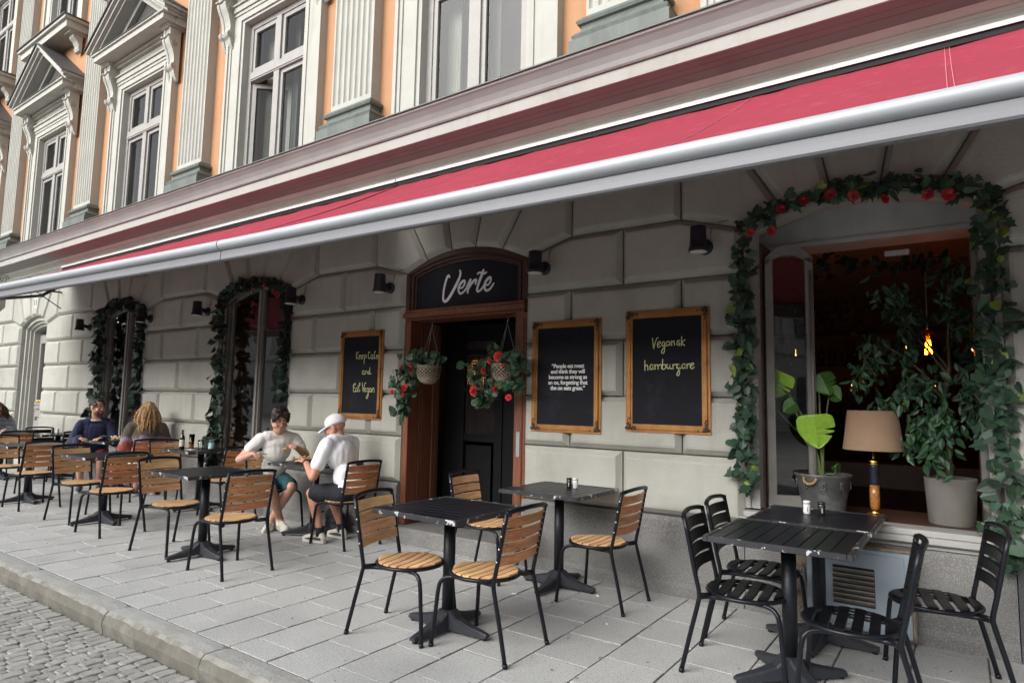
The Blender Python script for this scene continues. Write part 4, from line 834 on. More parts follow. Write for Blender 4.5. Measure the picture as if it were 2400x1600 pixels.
def table(x, y, rz, label, base=0):
    src = tab45 if base else tab0
    if base not in usedt: usedt[base] = 1; src.location = (x, y, .002); src.rotation_euler = (0, 0, R(rz)); src['label'] = label; src['group'] = 'black slatted bistro tables'; return src
    return dup(src, (x, y, .002), R(rz), label, 'black slatted bistro tables')
T1 = table(-2.68, -1.67, 0, 'bare black slatted table with flaking edges, out on the paving before the doorway')
T2 = table(-2.62, -.42, 90, 'black slatted table below the framed quote, with a shaker pair on it')
T3 = table(-.78, -1.13, 90, 'bare black slatted table pushed up edge to edge with the table under the open window', 1)
T4 = table(-.755, -.425, 0, 'black slatted table under the open window, a white and a black shaker on it')
T5 = table(-5.62, -.42, 3, 'black slatted table where the two men in white eat', 1)
T6 = table(-5.63, -1.62, 0, 'bare ridged black table on the kerb side of the two men eating')
T7 = table(-7.92, -1.50, 0, 'bare black table on the kerb side of the table with bottles', 0)
T8 = table(-10.10, -1.52, 0, 'bare black table on the kerb side of the couple talking')
T9 = table(-10.22, -.37, 0, 'black table holding plates between the bearded man and the blonde woman')
T10 = table(-7.98, -.37, 0, 'black table by the ivy window with bottles and drinking glasses on it')
T11 = table(-12.55, -.34, 0, 'black table at the wall below the furthest ivy garland with shakers and a napkin')
T12 = table(-13.10, -.95, 0, 'black table in front of the person in the striped top')
chair('w', -2.90, -1.83, 13, 'wooden chair at the bare doorway table, its pale front towards the open window')
chair('w', -2.33, -1.71, 181, 'wooden chair at the bare doorway table, its varnished back towards the open window')
chair('w', -3.26, -.50, 4, 'wooden chair standing right before the open door')
chair('w', -2.19, -.53, 180, 'wooden chair below the chalkboard lettered Vegansk hamburgare')
chair('w', -6.07, -1.67, 8, 'wooden chair tucked at the ridged table, back to the table with bottles')
chair('w', -5.00, -1.73, 179, 'wooden chair pulled out from the ridged table towards the doorway')
chair('w', -8.28, -1.60, 6, 'wooden chair, pale front visible, at the table next kerbside beyond the ridged one')
chair('w', -7.32, -1.67, 182, 'wooden chair with varnished back shown, at the table kerbside of the bottles')
chair('w', -9.62, -1.62, 181, 'wooden chair with varnished back shown, kerbside of the couple talking')
chair('w', -10.78, -1.55, 4, 'wooden chair with pale front shown, kerbside of the bearded man')
chair('w', -5.05, -.48, 178, 'wooden chair the man in the white cap sits on')
chair('w', -6.30, -.45, 0, 'wooden chair the man with glasses sits on')
chair('w', -8.62, -.38, 2, 'wooden chair at the bottle table, back to the blonde woman')
chair('w', -7.32, -.38, 180, 'wooden chair at the bottle table, back to the man with glasses')
chair('w', -9.36, -.42, 172, 'wooden chair the blonde woman sits on')
chair('w', -10.88, -.42, -10, 'wooden chair the bearded man sits on')
chair('w', -12.35, -1.05, 180, 'wooden chair at the table of the person in the striped top')
chair('b', -1.03, -1.13, 5, 'black metal chair at the bare table, facing the utility cabinet side')
chair('b', -1.08, -.57, 2, 'black metal chair by the wall at the shaker table under the open window')
chair('b', -.44, -1.32, 184, 'black metal chair at the bare table, its back to the dark granite corner')
chair('b', -.12, -.66, 190, 'black metal chair beside the utility cabinet')
chair('b', -13.10, -.34, 0, 'black metal chair at the wall table below the furthest ivy garland')
chair('b', -11.95, -.36, 180, 'black metal chair behind the bearded man')
chair('b', -13.72, -.95, 0, 'black metal chair the person in the striped top sits on')

# ---------------------------------------------------------------- tableware
ZT_ = .752
def shaker(x, y, white, label):
    t = thing('shaker', label, 'shaker', (x, y, ZT_), 0, 'salt and pepper shakers'); mt = 'shaker_w' if white else 'shaker_b'
    m = MB(); m.lathe([(.020, 0), (.0215, .002), (.0215, .060), (.0205, .062)], 18); m.build('jar', mt, t); m = MB(); m.lathe([(.0205, .062), (.0205, .064), (.0222, .0645), (.0222, .078), (.019, .081)], 18); m.build('lid', mt, t)
    m = MB(); m.lathe([(.0207, .0600), (.0219, .0605), (.0219, .0625), (.0207, .063)], 18); m.build('lid_ring', 'steel' if not white else 'zinc', t)
    m = MB(); P = [(.0217*math.cos(a), .0217*math.sin(a), z) for z in (.014, .046) for a in (R(-78), R(-70), R(-62))]; m.add(P, [(0, 1, 4, 3), (1, 2, 5, 4)]); m.build('level_window', 'shaker_win' if not white else 'zinc', t)
shaker(-2.585, -.33, False, 'black lidded shaker beside a white one on the table below the framed quote'); shaker(-2.545, -.30, True, 'white lidded shaker beside a black one on the table below the framed quote')
shaker(-.83, -.34, True, 'white lidded shaker on the table under the open window'); shaker(-.745, -.335, False, 'black lidded shaker on the table under the open window')
shaker(-7.80, -.33, True, 'white shaker next to the mineral water bottle'); shaker(-7.755, -.36, False, 'black shaker next to the mineral water bottle')
shaker(-12.62, -.40, False, 'black shaker on the wall table beyond the bearded man'); shaker(-12.54, -.36, True, 'white shaker on the wall table beyond the bearded man')
def lathe_thing(name, label, cat, x, y, parts, z=ZT_, group=None, rz=0):
    t = thing(name, label, cat, (x, y, z), rz, group)
    for pn, mt, prof in parts: m = MB(); m.lathe(prof, 20); m.build(pn, mt, t)
    return t
bb_ = lathe_thing('beer_bottle', 'brown beer bottle with a cream label on the table by the ivy window', 'bottle', -8.16, -.53, [('bottle_body', 'bottle_dark', [(.028, 0), (.031, .004), (.031, .135), (.027, .155), (.016, .178), (.0125, .20), (.0125, .232), (.014, .236), (.014, .245)]), ('paper_label', 'paper', [(.0316, .035), (.0318, .036), (.0318, .118), (.0316, .119)])])
te = text_mesh('Vega', .018, name='label_print'); te.materials.append(MATS['shoe_dark']); ob('label_print', te, bb_, (-.002, -.0325, .092), rot=(PI/2, 0, 0))
wb_ = lathe_thing('water_bottle', 'clear glass mineral water bottle with a pale blue label', 'bottle', -7.71, -.40, [('bottle_body', 'glassware', [(.028, 0), (.030, .003), (.030, .09), (.024, .125), (.013, .165), (.011, .19), (.0125, .20), (.0125, .21)]), ('paper_label', 'paper_blue', [(.0303, .025), (.0306, .026), (.0306, .092), (.0303, .093)])])
te = text_mesh('LOK', .020, name='label_print'); te.materials.append(MATS['shoe_dark']); ob('label_print', te, wb_, (-.004, -.0313, .068), rot=(PI/2, 0, 0))
lathe_thing('beer_glass', 'tall glass with a last mouthful of amber beer', 'glass', -8.06, -.46, [('glass_wall', 'glassware', [(.026, 0), (.028, .003), (.034, .19), (.0325, .19), (.0265, .008), (.01, .006)]), ('beer', 'amber', [(.0262, .009), (.0285, .05), (.01, .0505)])])
lathe_thing('tumbler', 'empty clear tumbler next to the white shaker', 'glass', -7.88, -.44, [('glass_wall', 'glassware', [(.028, 0), (.030, .003), (.030, .05), (.036, .07), (.034, .125), (.0325, .125), (.0345, .07), (.0285, .05), (.0285, .008), (.01, .006)])])
m = MB(); m.box(-.055, .065, -.035, .03, 0, .002); m.box(-.03, .05, -.03, .035, .0022, .004); tag(m.build('napkin', 'napkin', None, (-8.00, -.51, ZT_), R(12)), 'crumpled white napkin beside the beer glass', 'napkin')
m = MB(); m.box(-.11, .11, -.045, .045, 0, .003); tag(m.build('napkin', 'napkin', None, (-12.60, -.50, ZT_), R(8)), 'white paper napkin on the table beyond the bearded man', 'napkin')
def plate(x, y, label, mt='plate_dark', food='food', r=.125, bowl=False):
    t = thing('plate', label, 'plate', (x, y, ZT_)); m = MB()
    m.lathe([(r*.55, 0), (r*.6, .004), (r, .020 if not bowl else .055), (r*.98, .023 if not bowl else .058), (r*.58, .009), (.01, .008)], 26); m.build('dish', mt, t)
    m = MB(); q = random.Random(len(label))
    for k in range(26): m.ell((q.gauss(0, r*.27), q.gauss(0, r*.27), .022+q.random()*.03+(.025 if bowl else 0)), (q.uniform(.012, .028), q.uniform(.010, .022), q.uniform(.008, .018)), nu=7, nv=5)
    m.build('food', food, t); return t
plate(-5.80, -.45, 'grey plate of noodles in front of the man with glasses'); p = plate(-5.47, -.38, 'white bowl of salad in front of the man in the cap', 'ceramic', 'food_green', .11, True)
m = MB(); q = random.Random(4)
for k in range(6): m.ell((q.gauss(0, .04), q.gauss(0, .04), .07), (.018, .016, .010), nu=7, nv=5)
m.build('tomato', 'food_red', p)
plate(-10.36, -.36, 'plate with a half eaten meal by the bearded man', 'plate_dark', 'paper'); plate(-10.04, -.46, 'plate in front of the blonde woman', 'plate_dark', 'food')
cup = lathe_thing('tea_glass', 'glass mug of dark red tea on the eating men\'s table', 'mug', -5.62, -.20, [('glass_wall', 'glassware', [(.030, 0), (.033, .003), (.036, .085), (.0345, .085), (.0315, .006), (.01, .005)]), ('tea', 'redtea', [(.031, .007), (.0335, .062), (.01, .0625)])])
m = MB(); m.tube([(-.034, 0, .07), (-.06, 0, .066), (-.064, 0, .04), (-.055, 0, .02), (-.034, 0, .018)], .005, 6); m.build('handle', 'glassware', cup)
# scraps on the paving
for i, (x, y, mt, s, lab) in enumerate(((-2.78, -.80, 'napkin', .022, 'scrap of white tissue by the foot of the table below the framed quote'), (-2.46, -.80, 'litter_y', .016, 'yellow leaf scrap under the table below the framed quote'), (-.72, -.83, 'litter_y', .014, 'yellow fallen leaf under the bare table by the open window'), (-2.26, -.45, 'napkin', .02, 'cigarette end near the wall below the quote board'), (-1.93, -.96, 'napkin', .008, 'tiny white crumb on the slabs'))):
    m = MB(); m.ell((0, 0, .004), (s, s*.6, .004), nu=7, nv=4); m.ell((s*.6, s*.3, .006), (s*.6, s*.4, .006), nu=6, nv=4); tag(m.build('litter', mt, None, (x, y, .001), R(40*i)), lab, 'litter')

# ================================================================ THINGS ON THE WALL
def chalkboard(x, z, label, tiltx=0, rz_=0):
    t = thing('chalkboard', label, 'chalkboard', (x, -.052, z), 0, 'gilt framed boards on the wall'); hw_, hh = .345, .485
    m = MB()
    for o, i, y0 in ((hw_, hw_-.022, -.012), (hw_-.022, hw_-.045, -.026), (hw_-.045, hw_-.062, -.018)):
        d = hw_-o; e_ = hw_-i
        O = [(-o, -hh+d), (o, -hh+d), (o, hh-d), (-o, hh-d)]; I = [(-i, -hh+e_), (i, -hh+e_), (i, hh-e_), (-i, hh-e_)]
        for k in range(4):
            k2 = (k+1) % 4; m.prism([O[k], O[k2], I[k2], I[k]], y0, .012)
    m.build('frame', 'gold', t)
    m = MB(); m.box(-hw_+.06, hw_-.06, -.010, .010, -hh+.06, hh-.06); m.build('slate', 'board', t)
    q = random.Random(3)
    for sx in (-1, 1):
        for sz in (-1, 1):
            m = MB(); cx_, cz_ = sx*(hw_-.03), sz*(hh-.03)
            for k in range(26):
                u = q.random(); along = q.random() < .5; d = u*u*.085
                px, pz = (cx_-sx*d, cz_+q.uniform(-.022, .022)*(1-u*.7)) if along else (cx_+q.uniform(-.022, .022)*(1-u*.7), cz_-sz*d)
                m.ell((px, -.026, pz), (.011*(1.15-u*.6), .007, .011*(1.15-u*.6)), nu=6, nv=4)
            m.build('corner_ornament', 'gold_dark', t)
    return t
k0 = chalkboard(-5.395, 1.695, 'gilt framed chalkboard reading Keep Calm and Eat Vegan'); m = MB(); strokes(m, [[(x*.92+5.38*.92-.015, z-1.695) for x, z in s] for s in KEEP], -.0125, .0037); stuff(m.build('chalk_lettering', 'chalk', k0))
k1 = chalkboard(-2.79, 1.66, 'gilt framed board with a printed quote about an ox eating grass')
te = text_mesh('\u201cPeople eat meat\nand think they will\nbecome as strong as\nan ox, forgetting that\nthe ox eats grass.\u201d', .050, offset=.0010, line=.95, space=.93); te.materials.append(MATS['whiteink']); ob('printed_lettering', te, k1, (.025, -.0125, .070), rot=(PI/2, 0, 0))
k2 = chalkboard(-1.875, 1.695, 'gilt framed chalkboard reading Vegansk hamburgare'); m = MB(); strokes(m, [[(x+1.875, z-1.695) for x, z in s] for s in VEGANSK], -.0125, .0037); stuff(m.build('chalk_lettering', 'chalk', k2))
def wall_lamp(x, z, label):
    t = thing('wall_lamp', label, 'lamp', (x, -.04, z), 0, 'dark downlight lamps on the wall')
    m = MB(); m.lathe([(.052, .105), (.058, .100), (.060, .02), (.064, -.05), (.070, -.055), (.074, -.085), (.070, -.09)], 20, (0, -.175, 0)); m.build('housing', 'lampbody', t)
    m = MB(); m.lathe([(.066, -.0895), (.062, -.093), (.02, -.098)], 20, (0, -.175, 0)); m.build('lens', 'lamplens', t)
    m = MB(); m.tube([(0, .0, -.02), (0, -.035, -.02), (0, -.04, -.02)], [.062, .06, .04], 18); m.tube([(0, -.04, -.02), (0, -.13, .0)], .030, 12); m.build('wall_mount', 'lampbody', t)
    m = MB(); m.tube(spline([(.03, 0, .02), (.05, -.02, .10), (.07, -.01, .15), (.16, .0, .17), (.25, .01, .19)], 5), .006, 5); m.build('cable', 'cable', t); return t
for x, z, lab in ((-3.02, 2.65, 'dark wall downlight at the upper corner of the Verte sign, board side'), (-4.98, 2.645, 'dark wall downlight above the Keep Calm chalkboard'), (-1.56, 2.66, 'dark wall downlight above the Vegansk chalkboard, by the open window garland'), (-8.60, 2.63, 'dark wall downlight between the two ivy-framed windows, nearer the rose garland'), (-6.50, 2.635, 'dark wall downlight overlapping the rose garland beyond the Keep Calm board'), (-12.40, 2.61, 'dark wall downlight on the pale pier beside the grey entrance'), (-10.23, 2.63, 'dark wall downlight overlapping the furthest ivy garland')): wall_lamp(x, z, lab)
# utility cabinet
cb = thing('utility_cabinet', 'pale blue metal utility cabinet with a louvred vent under the open window', 'cabinet', (-.60, 0, 0))
m = MB(); m.cbox(-.335, .335, -.19, -.06, .03, .565, .008); m.build('cabinet_body', 'cab_rust', cb); m = MB(); m.cbox(-.265, .315, -.206, -.19, .05, .55, .006); m.cbox(-.235, .285, -.212, -.206, .08, .525, .004); dr = m.build('cabinet_door', 'cabinet', cb)
m = MB(); m.box(-.11, .125, -.2135, -.2121, .20, .435); m.build('vent_backing', 'black', dr)
for k in range(7): m = MB(); z = .225+k*.031; m.add([(-.108, -.214, z-.014), (.123, -.214, z-.014), (.123, -.232, z+.004), (-.108, -.232, z+.004), (-.108, -.229, z+.012), (.123, -.229, z+.012)], [(0, 1, 2, 3), (3, 2, 5, 4), (0, 3, 4), (1, 5, 2)]); m.build('vent_louvre', 'louvre', dr)
m = MB(); m.cbox(-.31, -.275, -.225, -.195, .30, .345, .004); m.tube([(-.302, -.21, .345), (-.302, -.21, .375), (-.2925, -.21, .383), (-.283, -.21, .375), (-.283, -.21, .345)], .004, 6); m.build('padlock', 'zinc', cb)
# iron hanging sign at the far end
hsn = thing('hanging_sign', 'white sign board hung from a scrolled black iron bracket by the grey entrance', 'sign', (-13.75, 0, 2.9))
m = MB(); m.tube([(0, 0, .42), (0, -1.5, .42)], .016, 8); m.tube([(0, -.02, .10), (0, -.5, .40)], .010, 6)
for yc, r_ in ((-.55, .09), (-.95, .075), (-1.3, .06)): m.tube([(0, yc+r_*(1-k/26)*math.cos(k*.5), .45+r_+r_*(1-k/26)*math.sin(k*.5)) for k in range(22)], .006, 5)
m.tube([(0, -.9, .42), (0, -.9, .30)], .005, 5); m.tube([(0, -1.35, .42), (0, -1.35, .30)], .005, 5); m.build('iron_bracket', 'black', hsn)
m = MB(); m.prism([(-.9, .30), (-1.35, .30), (-1.35, .02), (-1.27, -.08), (-.98, -.08), (-.9, .02)], -.015, .015); m.xf(Matrix.Rotation(PI/2, 4, 'Z')); m.v = [(-x, y, z) for x, y, z in m.v]; m.v = [(x, -abs(y), z) for x, y, z in m.v]; m.build('board', 'whitepaint', hsn)
hk = thing('iron_hook', 'iron ring hook and grey shutter edge on the pier right of the open window', 'hook', (.33, -.04, 1.93)); m = MB(); m.tube([(-.03+.022*math.cos(2*PI*k/12), -.03, .022*math.sin(2*PI*k/12)) for k in range(13)], .006, 6); m.tube([(-.008, -.03, 0), (.05, -.03, 0)], .007, 6); m.build('ring', 'black', hk); m = MB(); m.box(.035, .09, -.06, .04, -.62, .12); m.build('shutter_edge', 'zinc', hk)
# ================================================================ PLANTS
def leafmesh(outline, fold=.10, curl=.12, name='leaf', mat='leaf'):
    m = MB(); n = len(outline); pts = outline; mid = [(0, z) for z in (0, -.3, -.62, -1)]
    def yy(x, z): return fold*abs(x)*1.2-curl*(z*z)*.6
    V = []; F = []
    for sx in (-1, 1):
        o = len(V); V += [(sx*x, yy(x, z), z) for x, z in pts]; c = len(V); V.append((0, yy(0, -.35), -.35)); 
        for i in range(n-1): F.append((o+i, o+i+1, c) if sx < 0 else (o+i+1, o+i, c))
    m.add(V, F, 0, True); return m
IVY = [(0, 0), (.20, .14), (.30, .10), (.52, -.14), (.34, -.30), (.40, -.56), (.17, -.60), (0, -1)]
HEART = [(0, 0), (.12, .12), (.30, .13), (.46, -.05), (.47, -.30), (.30, -.66), (.10, -.90), (0, -1)]
FIC = [(0, 0), (.10, -.08), (.20, -.28), (.21, -.5), (.12, -.76), (.04, -.92), (0, -1)]
GER = [(0, -.12), (.12, .08), (.34, .06), (.5, -.16), (.55, -.42), (.48, -.68), (.30, -.88), (.12, -.93), (0, -.86)]
BASE = {'ivy': leafmesh(IVY), 'heart': leafmesh(HEART, .14), 'fic': leafmesh(FIC, .2, .2), 'ger': leafmesh(GER, .22, .05)}
LM = {}
def lm(kind, mat):
    if (kind, mat) not in LM: LM[kind, mat] = BASE[kind].mesh('leaf', mat)
    return LM[kind, mat]
def rleaf(rn, yaw=65, pitch=(-55, 25), roll=80):
    return Matrix.Rotation(R(rn.uniform(-yaw, yaw)), 4, 'Z')@Matrix.Rotation(R(rn.uniform(*pitch)), 4, 'X')@Matrix.Rotation(R(rn.uniform(-roll, roll)), 4, 'Y')
def scatter_leaves(root, spots, kinds, mats, size, rn, n_obj, name='leaf', **kw):
    rest = MB()
    for i, p in enumerate(spots):
        k = rn.choice(kinds); mt = rn.choice(mats); s = rn.uniform(*size); rot = rleaf(rn, **kw)
        if i < n_obj: ob(name, lm(k, mt), root, p, scale=s, rot=rot.to_euler())
        else:
            q = Matrix.Translation(p)@rot@Matrix.Scale(s, 4); b = BASE[k]; rest.add([q@Vector(v) for v in b.v], b.f, 0, True)
    if rest.v: stuff(rest.build('dense_foliage', mats[0], root))
def rose_mesh(mat, r=1.0, layers=((1, 6, .2), (.72, 5, .55), (.42, 4, .9)), ruffle=0):
    m = MB(); rn = random.Random(5)
    for rad, n, lift in layers:
        for k in range(n):
            a = 2*PI*k/n+lift*2; w_ = 2*PI/n*.62
            V = [(0, 0, 0)]
            for u in (-1, -.5, 0, .5, 1):
                rr = rad*(1-.12*abs(u))+ruffle*rn.uniform(-.12, .12); V.append((rr*math.cos(a+u*w_), -lift*.55-.12+ruffle*rn.uniform(-.1, .1), rr*math.sin(a+u*w_)))
            V2 = [(x*.55, y*.7-.12*lift, z*.55) for x, y, z in V[1:]]
            o = len(m.v); m.add([(0, 0, 0)]+V2+V[1:], [(0, i, i+1) for i in range(1, 5)]+[(i, i+5, i+6, i+1) for i in range(1, 5)], 0, True)
    return m.mesh('flower', mat)
ROSE = rose_mesh('rose'); GERA = rose_mesh('geranium', layers=((1, 9, .15), (.85, 8, .5), (.62, 7, .85), (.35, 5, 1.1)), ruffle=1)
def garland(label, pts, widths, roses, n_tot, n_obj, size, mats, kinds, seed):
    t = thing('rose_garland', label, 'garland', (pts[0][0], -.05, pts[0][1]), 0, 'artificial ivy garlands round the windows'); ox, oz = pts[0]; rn = random.Random(seed)
    P = spline([(x, 0, z) for x, z in pts], 8); L = [0]
    for a, b in zip(P, P[1:]): L.append(L[-1]+(b-a).length)
    m = MB(); m.tube([(p.x-ox, .0, p.z-oz) for p in P], .008, 5); m.build('vine_stem', 'vine', t)
    spots = []
    for i in range(n_tot):
        d = rn.random()*L[-1]; k = next(j for j in range(1, len(L)) if L[j] >= d); f = (d-L[k-1])/max(1e-6, L[k]-L[k-1]); p = P[k-1].lerp(P[k], f); u = d/L[-1]
        w_ = widths[0]+(widths[1]-widths[0])*u if len(widths) == 2 else (widths[0] if u < .38 else widths[1] if u < .62 else widths[2])
        tg = (P[k]-P[k-1]).normalized(); nn = Vector((-tg.z, 0, tg.x)); s = max(-1.25, min(1.25, rn.gauss(0, .55)))
        spots.append((p.x+nn.x*s*w_-ox, -abs(rn.gauss(.03, .03))-.012, p.z+nn.z*s*w_-oz+.03))
    scatter_leaves(t, spots, kinds, mats, size, rn, n_obj)
    for x, z in roses: ob('rose', ROSE, t, (x-ox, -.085, z-oz+.015), scale=rn.uniform(.034, .045), rot=(R(rn.uniform(-35, 25)), R(rn.uniform(0, 360)), R(rn.uniform(-40, 40))))
    return t
def over(c, hw, zl, zr, dl=0, dr=0, lift=-.03):
    L = [(c-hw+dl, zl+(2.6-zl)*k/6) for k in range(6)]; A = [(c-hw*.95+2*hw*.95*k/8, archz(-hw*.95+2*hw*.95*k/8, hw)+lift-.02) for k in range(9)]; Rr = [(c+hw+dr, 2.55-(2.55-zr)*k/6) for k in range(7)]
    return L+A+Rr
garland('ivy garland with red roses round the wide open window', over(-.535, .765, .78, .50, .02, -.045), (.075, .062, .09), [(-1.206, 2.673), (-1.061, 2.665), (-.987, 2.808), (-.836, 2.841), (-.669, 2.862), (-.527, 2.832), (-.355, 2.778), (-.11, 2.766), (-.01, 2.743)], 680, 300, (.050, .098), ['leaf', 'leaf', 'leaf', 'leaf2', 'leaf2', 'leaf', 'leaf_dark', 'leaf_var'][:8], ['ivy', 'ivy', 'heart'], 21)
garland('dark ivy garland with red roses round the window next to the Keep Calm board', over(-7.5, .77, .42, 1.38, .07, -.02), (.125, .075, .035), [(-7.394, 2.826), (-7.158, 2.819), (-6.944, 2.731), (-6.874, 2.691), (-7.773, 2.677), (-8.211, 2.642), (-8.052, 2.646), (-7.895, 2.627)], 560, 300, (.07, .13), ['leaf_dark', 'leaf_dark', 'leaf'], ['ivy', 'heart'], 22)
garland('dark ivy garland without roses round the window behind the bearded man', over(-11.2, .77, .55, 1.15, .05, -.02), (.14, .08, .05), [], 480, 260, (.08, .14), ['leaf_dark', 'leaf_dark', 'leaf'], ['ivy', 'heart'], 23)
# hanging baskets
def basket(x, z, flowers, trail, label, seed, zh=2.262):
    y0 = -.20; t = thing('hanging_basket', label, 'flower basket', (x, y0, z), 0, 'hanging baskets of red geraniums'); rn = random.Random(seed)
    m = MB(); prof = [(.03, -.095), (.07, -.078), (.095, -.040), (.110, .01), (.116, .070)]
    for j in range(15):
        f = j/14*(len(prof)-1); k = min(int(f), len(prof)-2); r_ = prof[k][0]+(prof[k+1][0]-prof[k][0])*(f-k); zz = prof[k][1]+(prof[k+1][1]-prof[k][1])*(f-k)
        m.tube([((r_+.005*(1 if (q+j) % 2 else -1))*math.cos(2*PI*q/36), (r_+.005*(1 if (q+j) % 2 else -1))*math.sin(2*PI*q/36), zz) for q in range(37)], .0075, 5, caps=False)
    m.build('wicker_bowl', 'wicker', t); m = MB(); m.lathe([(.03, -.10), (.07, -.08), (.10, -.04), (.116, .01), (.118, .06), (.02, .065)], 18); m.build('soil', 'soil', t)
    top = Vector((0, .03, zh-.12-z))
    for k in range(3):
        a = 2*PI*k/3+.5; m = MB(); b = Vector((.12*math.cos(a), .12*math.sin(a), .075))
        for q in range(22):
            p0, p1 = b.lerp(top, q/22), b.lerp(top, (q+.9)/22); sd_ = Vector((.004, 0, 0)) if q % 2 else Vector((0, .004, 0))
            m.tube([p0, p0.lerp(p1, .5)+sd_, p1], .0016, 4, caps=False); m.tube([p0, p0.lerp(p1, .5)-sd_, p1], .0016, 4, caps=False)
        m.build('chain', 'chain', t)
    m = MB(); m.tube(spline([top, top+Vector((.012, 0, .04)), top+Vector((-.008, .06, .09)), top+Vector((0, .12, .118))], 4), .003, 5); m.build('hook', 'chain', t)
    spots = []
    for tx, tz, n, sp in trail:
        for q in range(int(n*1.5)): spots.append((tx-x+rn.gauss(0, sp*.75), rn.gauss(-.06, .04), tz-z+rn.gauss(0, sp*.75)+.02))
    scatter_leaves(t, spots, ['ger', 'ger', 'heart'], ['leaf_ger', 'leaf_ger', 'leaf', 'leaf2'], (.042, .078), rn, 300, yaw=70, pitch=(-60, 30), roll=170)
    m = MB()
    for tx, tz, n, sp in trail: m.tube(spline([(0, -.02, .06), ((tx-x)*.6, -.1, .09), (tx-x, -.08, tz-z+.05), (tx-x, -.06, tz-z-.05)], 4), .003, 4)
    stuff(m.build('stems', 'stem', t))
    for fx_, fz_, fr in flowers: ob('geranium_bloom', GERA, t, (fx_-x, -.13, fz_-z), scale=fr*1.05, rot=(R(rn.uniform(-30, 20)), R(rn.uniform(0, 360)), R(rn.uniform(-35, 35))))
    return t
basket(-4.26, 1.69, [(-4.37, 1.731, .039), (-4.505, 1.749, .017), (-4.627, 1.635, .015), (-4.451, 1.547, .036), (-4.621, 1.507, .024), (-4.465, 1.478, .023), (-4.522, 1.253, .013), (-4.355, 1.867, .013)],
       [(-4.48, 1.72, 22, .07), (-4.60, 1.62, 22, .06), (-4.50, 1.50, 24, .06), (-4.54, 1.36, 22, .045), (-4.53, 1.27, 10, .04), (-4.38, 1.85, 14, .05), (-4.15, 1.82, 14, .045), (-4.28, 1.80, 16, .05), (-4.36, 1.70, 8, .04)], 'hanging wicker basket trailing red geraniums over the door jamb beside the Keep Calm board', 31)
basket(-3.34, 1.69, [(-3.31, 1.822, .047), (-3.404, 1.788, .03), (-3.464, 1.70, .036), (-3.575, 1.519, .048), (-3.332, 1.535, .035), (-3.195, 1.464, .029), (-3.269, 1.745, .018)],
       [(-3.58, 1.72, 22, .06), (-3.60, 1.58, 24, .06), (-3.55, 1.42, 18, .045), (-3.42, 1.52, 16, .05), (-3.18, 1.75, 26, .06), (-3.20, 1.56, 24, .06), (-3.40, 1.83, 10, .05), (-3.30, 1.78, 12, .05), (-3.40, 1.66, 7, .035)], 'hanging wicker basket trailing red geraniums beside the framed quote', 32)

# ================================================================ INSIDE THE OPEN WINDOW
zl = .672
pb = thing('zinc_planter', 'embossed zinc bucket with rope handle holding a monstera, on the window ledge', 'planter', (-.83, .27, zl))
m = MB(); m.lathe([(.135, 0), (.138, .005), (.178, .26), (.188, .272), (.192, .285), (.186, .288), (.176, .275), (.165, .24), (.02, .235)], 28); m.build('bucket', 'galv', pb)
m = MB()
for k in range(7):
    a0 = R(-160+k*40)
    for sg in (-1, 1):
        m.tube([((.176+.002)*math.cos(a0+sg*(.05+.16*(q/9)*math.cos(q*.55))), (.178)*math.sin(a0+sg*(.05+.16*(q/9)*math.cos(q*.55))), .215+.028*math.sin(q*.6)) for q in range(10)], .0035, 4)
m.build('embossed_scrolls', 'galv', pb)
m = MB(); m.tube(spline([(-.10, -.15, .262), (-.09, -.18, .235), (-.06, -.195, .222), (-.03, -.195, .232), (-.01, -.185, .262)], 5), .009, 7); m.build('rope_handle', 'rope', pb)
def mon_mesh(cuts):
    V = []; F = []; n = 22; m = MB()
    def r_(a):                       # heart outline, a from the stalk notch round to it again
        t = a/PI; w_ = 1.22*t**.5*(1-t)**.8 if 0 < t < 1 else 0; z = .10*math.sin(a*2.2)*(1 if t < .4 else 0)-1.0*t**1.15; return w_, z
    for sx in (-1, 1):
        o = len(V)
        for i in range(n+1):
            w_, z = r_(PI*i/n)
            if sx > 0 and i in cuts: w_ *= .35
            V += [(0, -.02, z*.98), (sx*w_*.5, .03, z*.99+.02), (sx*w_, .10-.12*z*z, z)]
        for i in range(n):
            for j in range(2):
                a = o+i*3+j; F.append((a, a+1, a+4, a+3) if sx < 0 else (a, a+3, a+4, a+1))
    m.add(V, F, 0, True); return m
MON = mon_mesh((11, 14)); MON2 = mon_mesh(())
mont = thing('monstera_plant', 'bright green monstera with split leaves growing in the zinc bucket', 'plant', (-.83, .27, zl+.23))
def fr(x, y, z): return (x+.83, y-.27, z-zl-.23)
for x, y, z, s, mt, rot, me_ in ((-1.07, .16, 1.68, .21, 'leaf_lime', (R(10), R(25), R(-10)), MON), (-.84, .30, 1.68, .18, 'leaf_mon', (R(-15), R(-20), R(25)), MON), (-.85, .10, 1.375, .24, 'leaf_lime', (R(8), R(-6), R(8)), MON), (-.985, .18, 1.46, .11, 'leaf_mon', (R(15), R(50), R(30)), MON2), (-1.12, .20, 1.47, .13, 'leaf_mon', (R(10), R(10), R(70)), MON2), (-.78, .32, 1.56, .12, 'leaf_mon', (R(5), R(-50), R(-30)), MON2), (-.74, .22, 1.02, .07, 'leaf_mon', (R(40), R(-40), R(20)), MON2)):
    me = me_.mesh('leaf', mt); ob('leaf', me, mont, fr(x, y, z), scale=s, rot=rot)
    m = MB(); m.tube(spline([fr(-.83, .27, zl+.22), fr(-.83+(x+.83)*.3, .25, .9+(z-.9)*.45), fr(x-.01, y+.03, z-.06), fr(x, y, z)], 5), [.009-.0003*k for k in range(16)], 6); m.build('stalk', 'stem', mont)
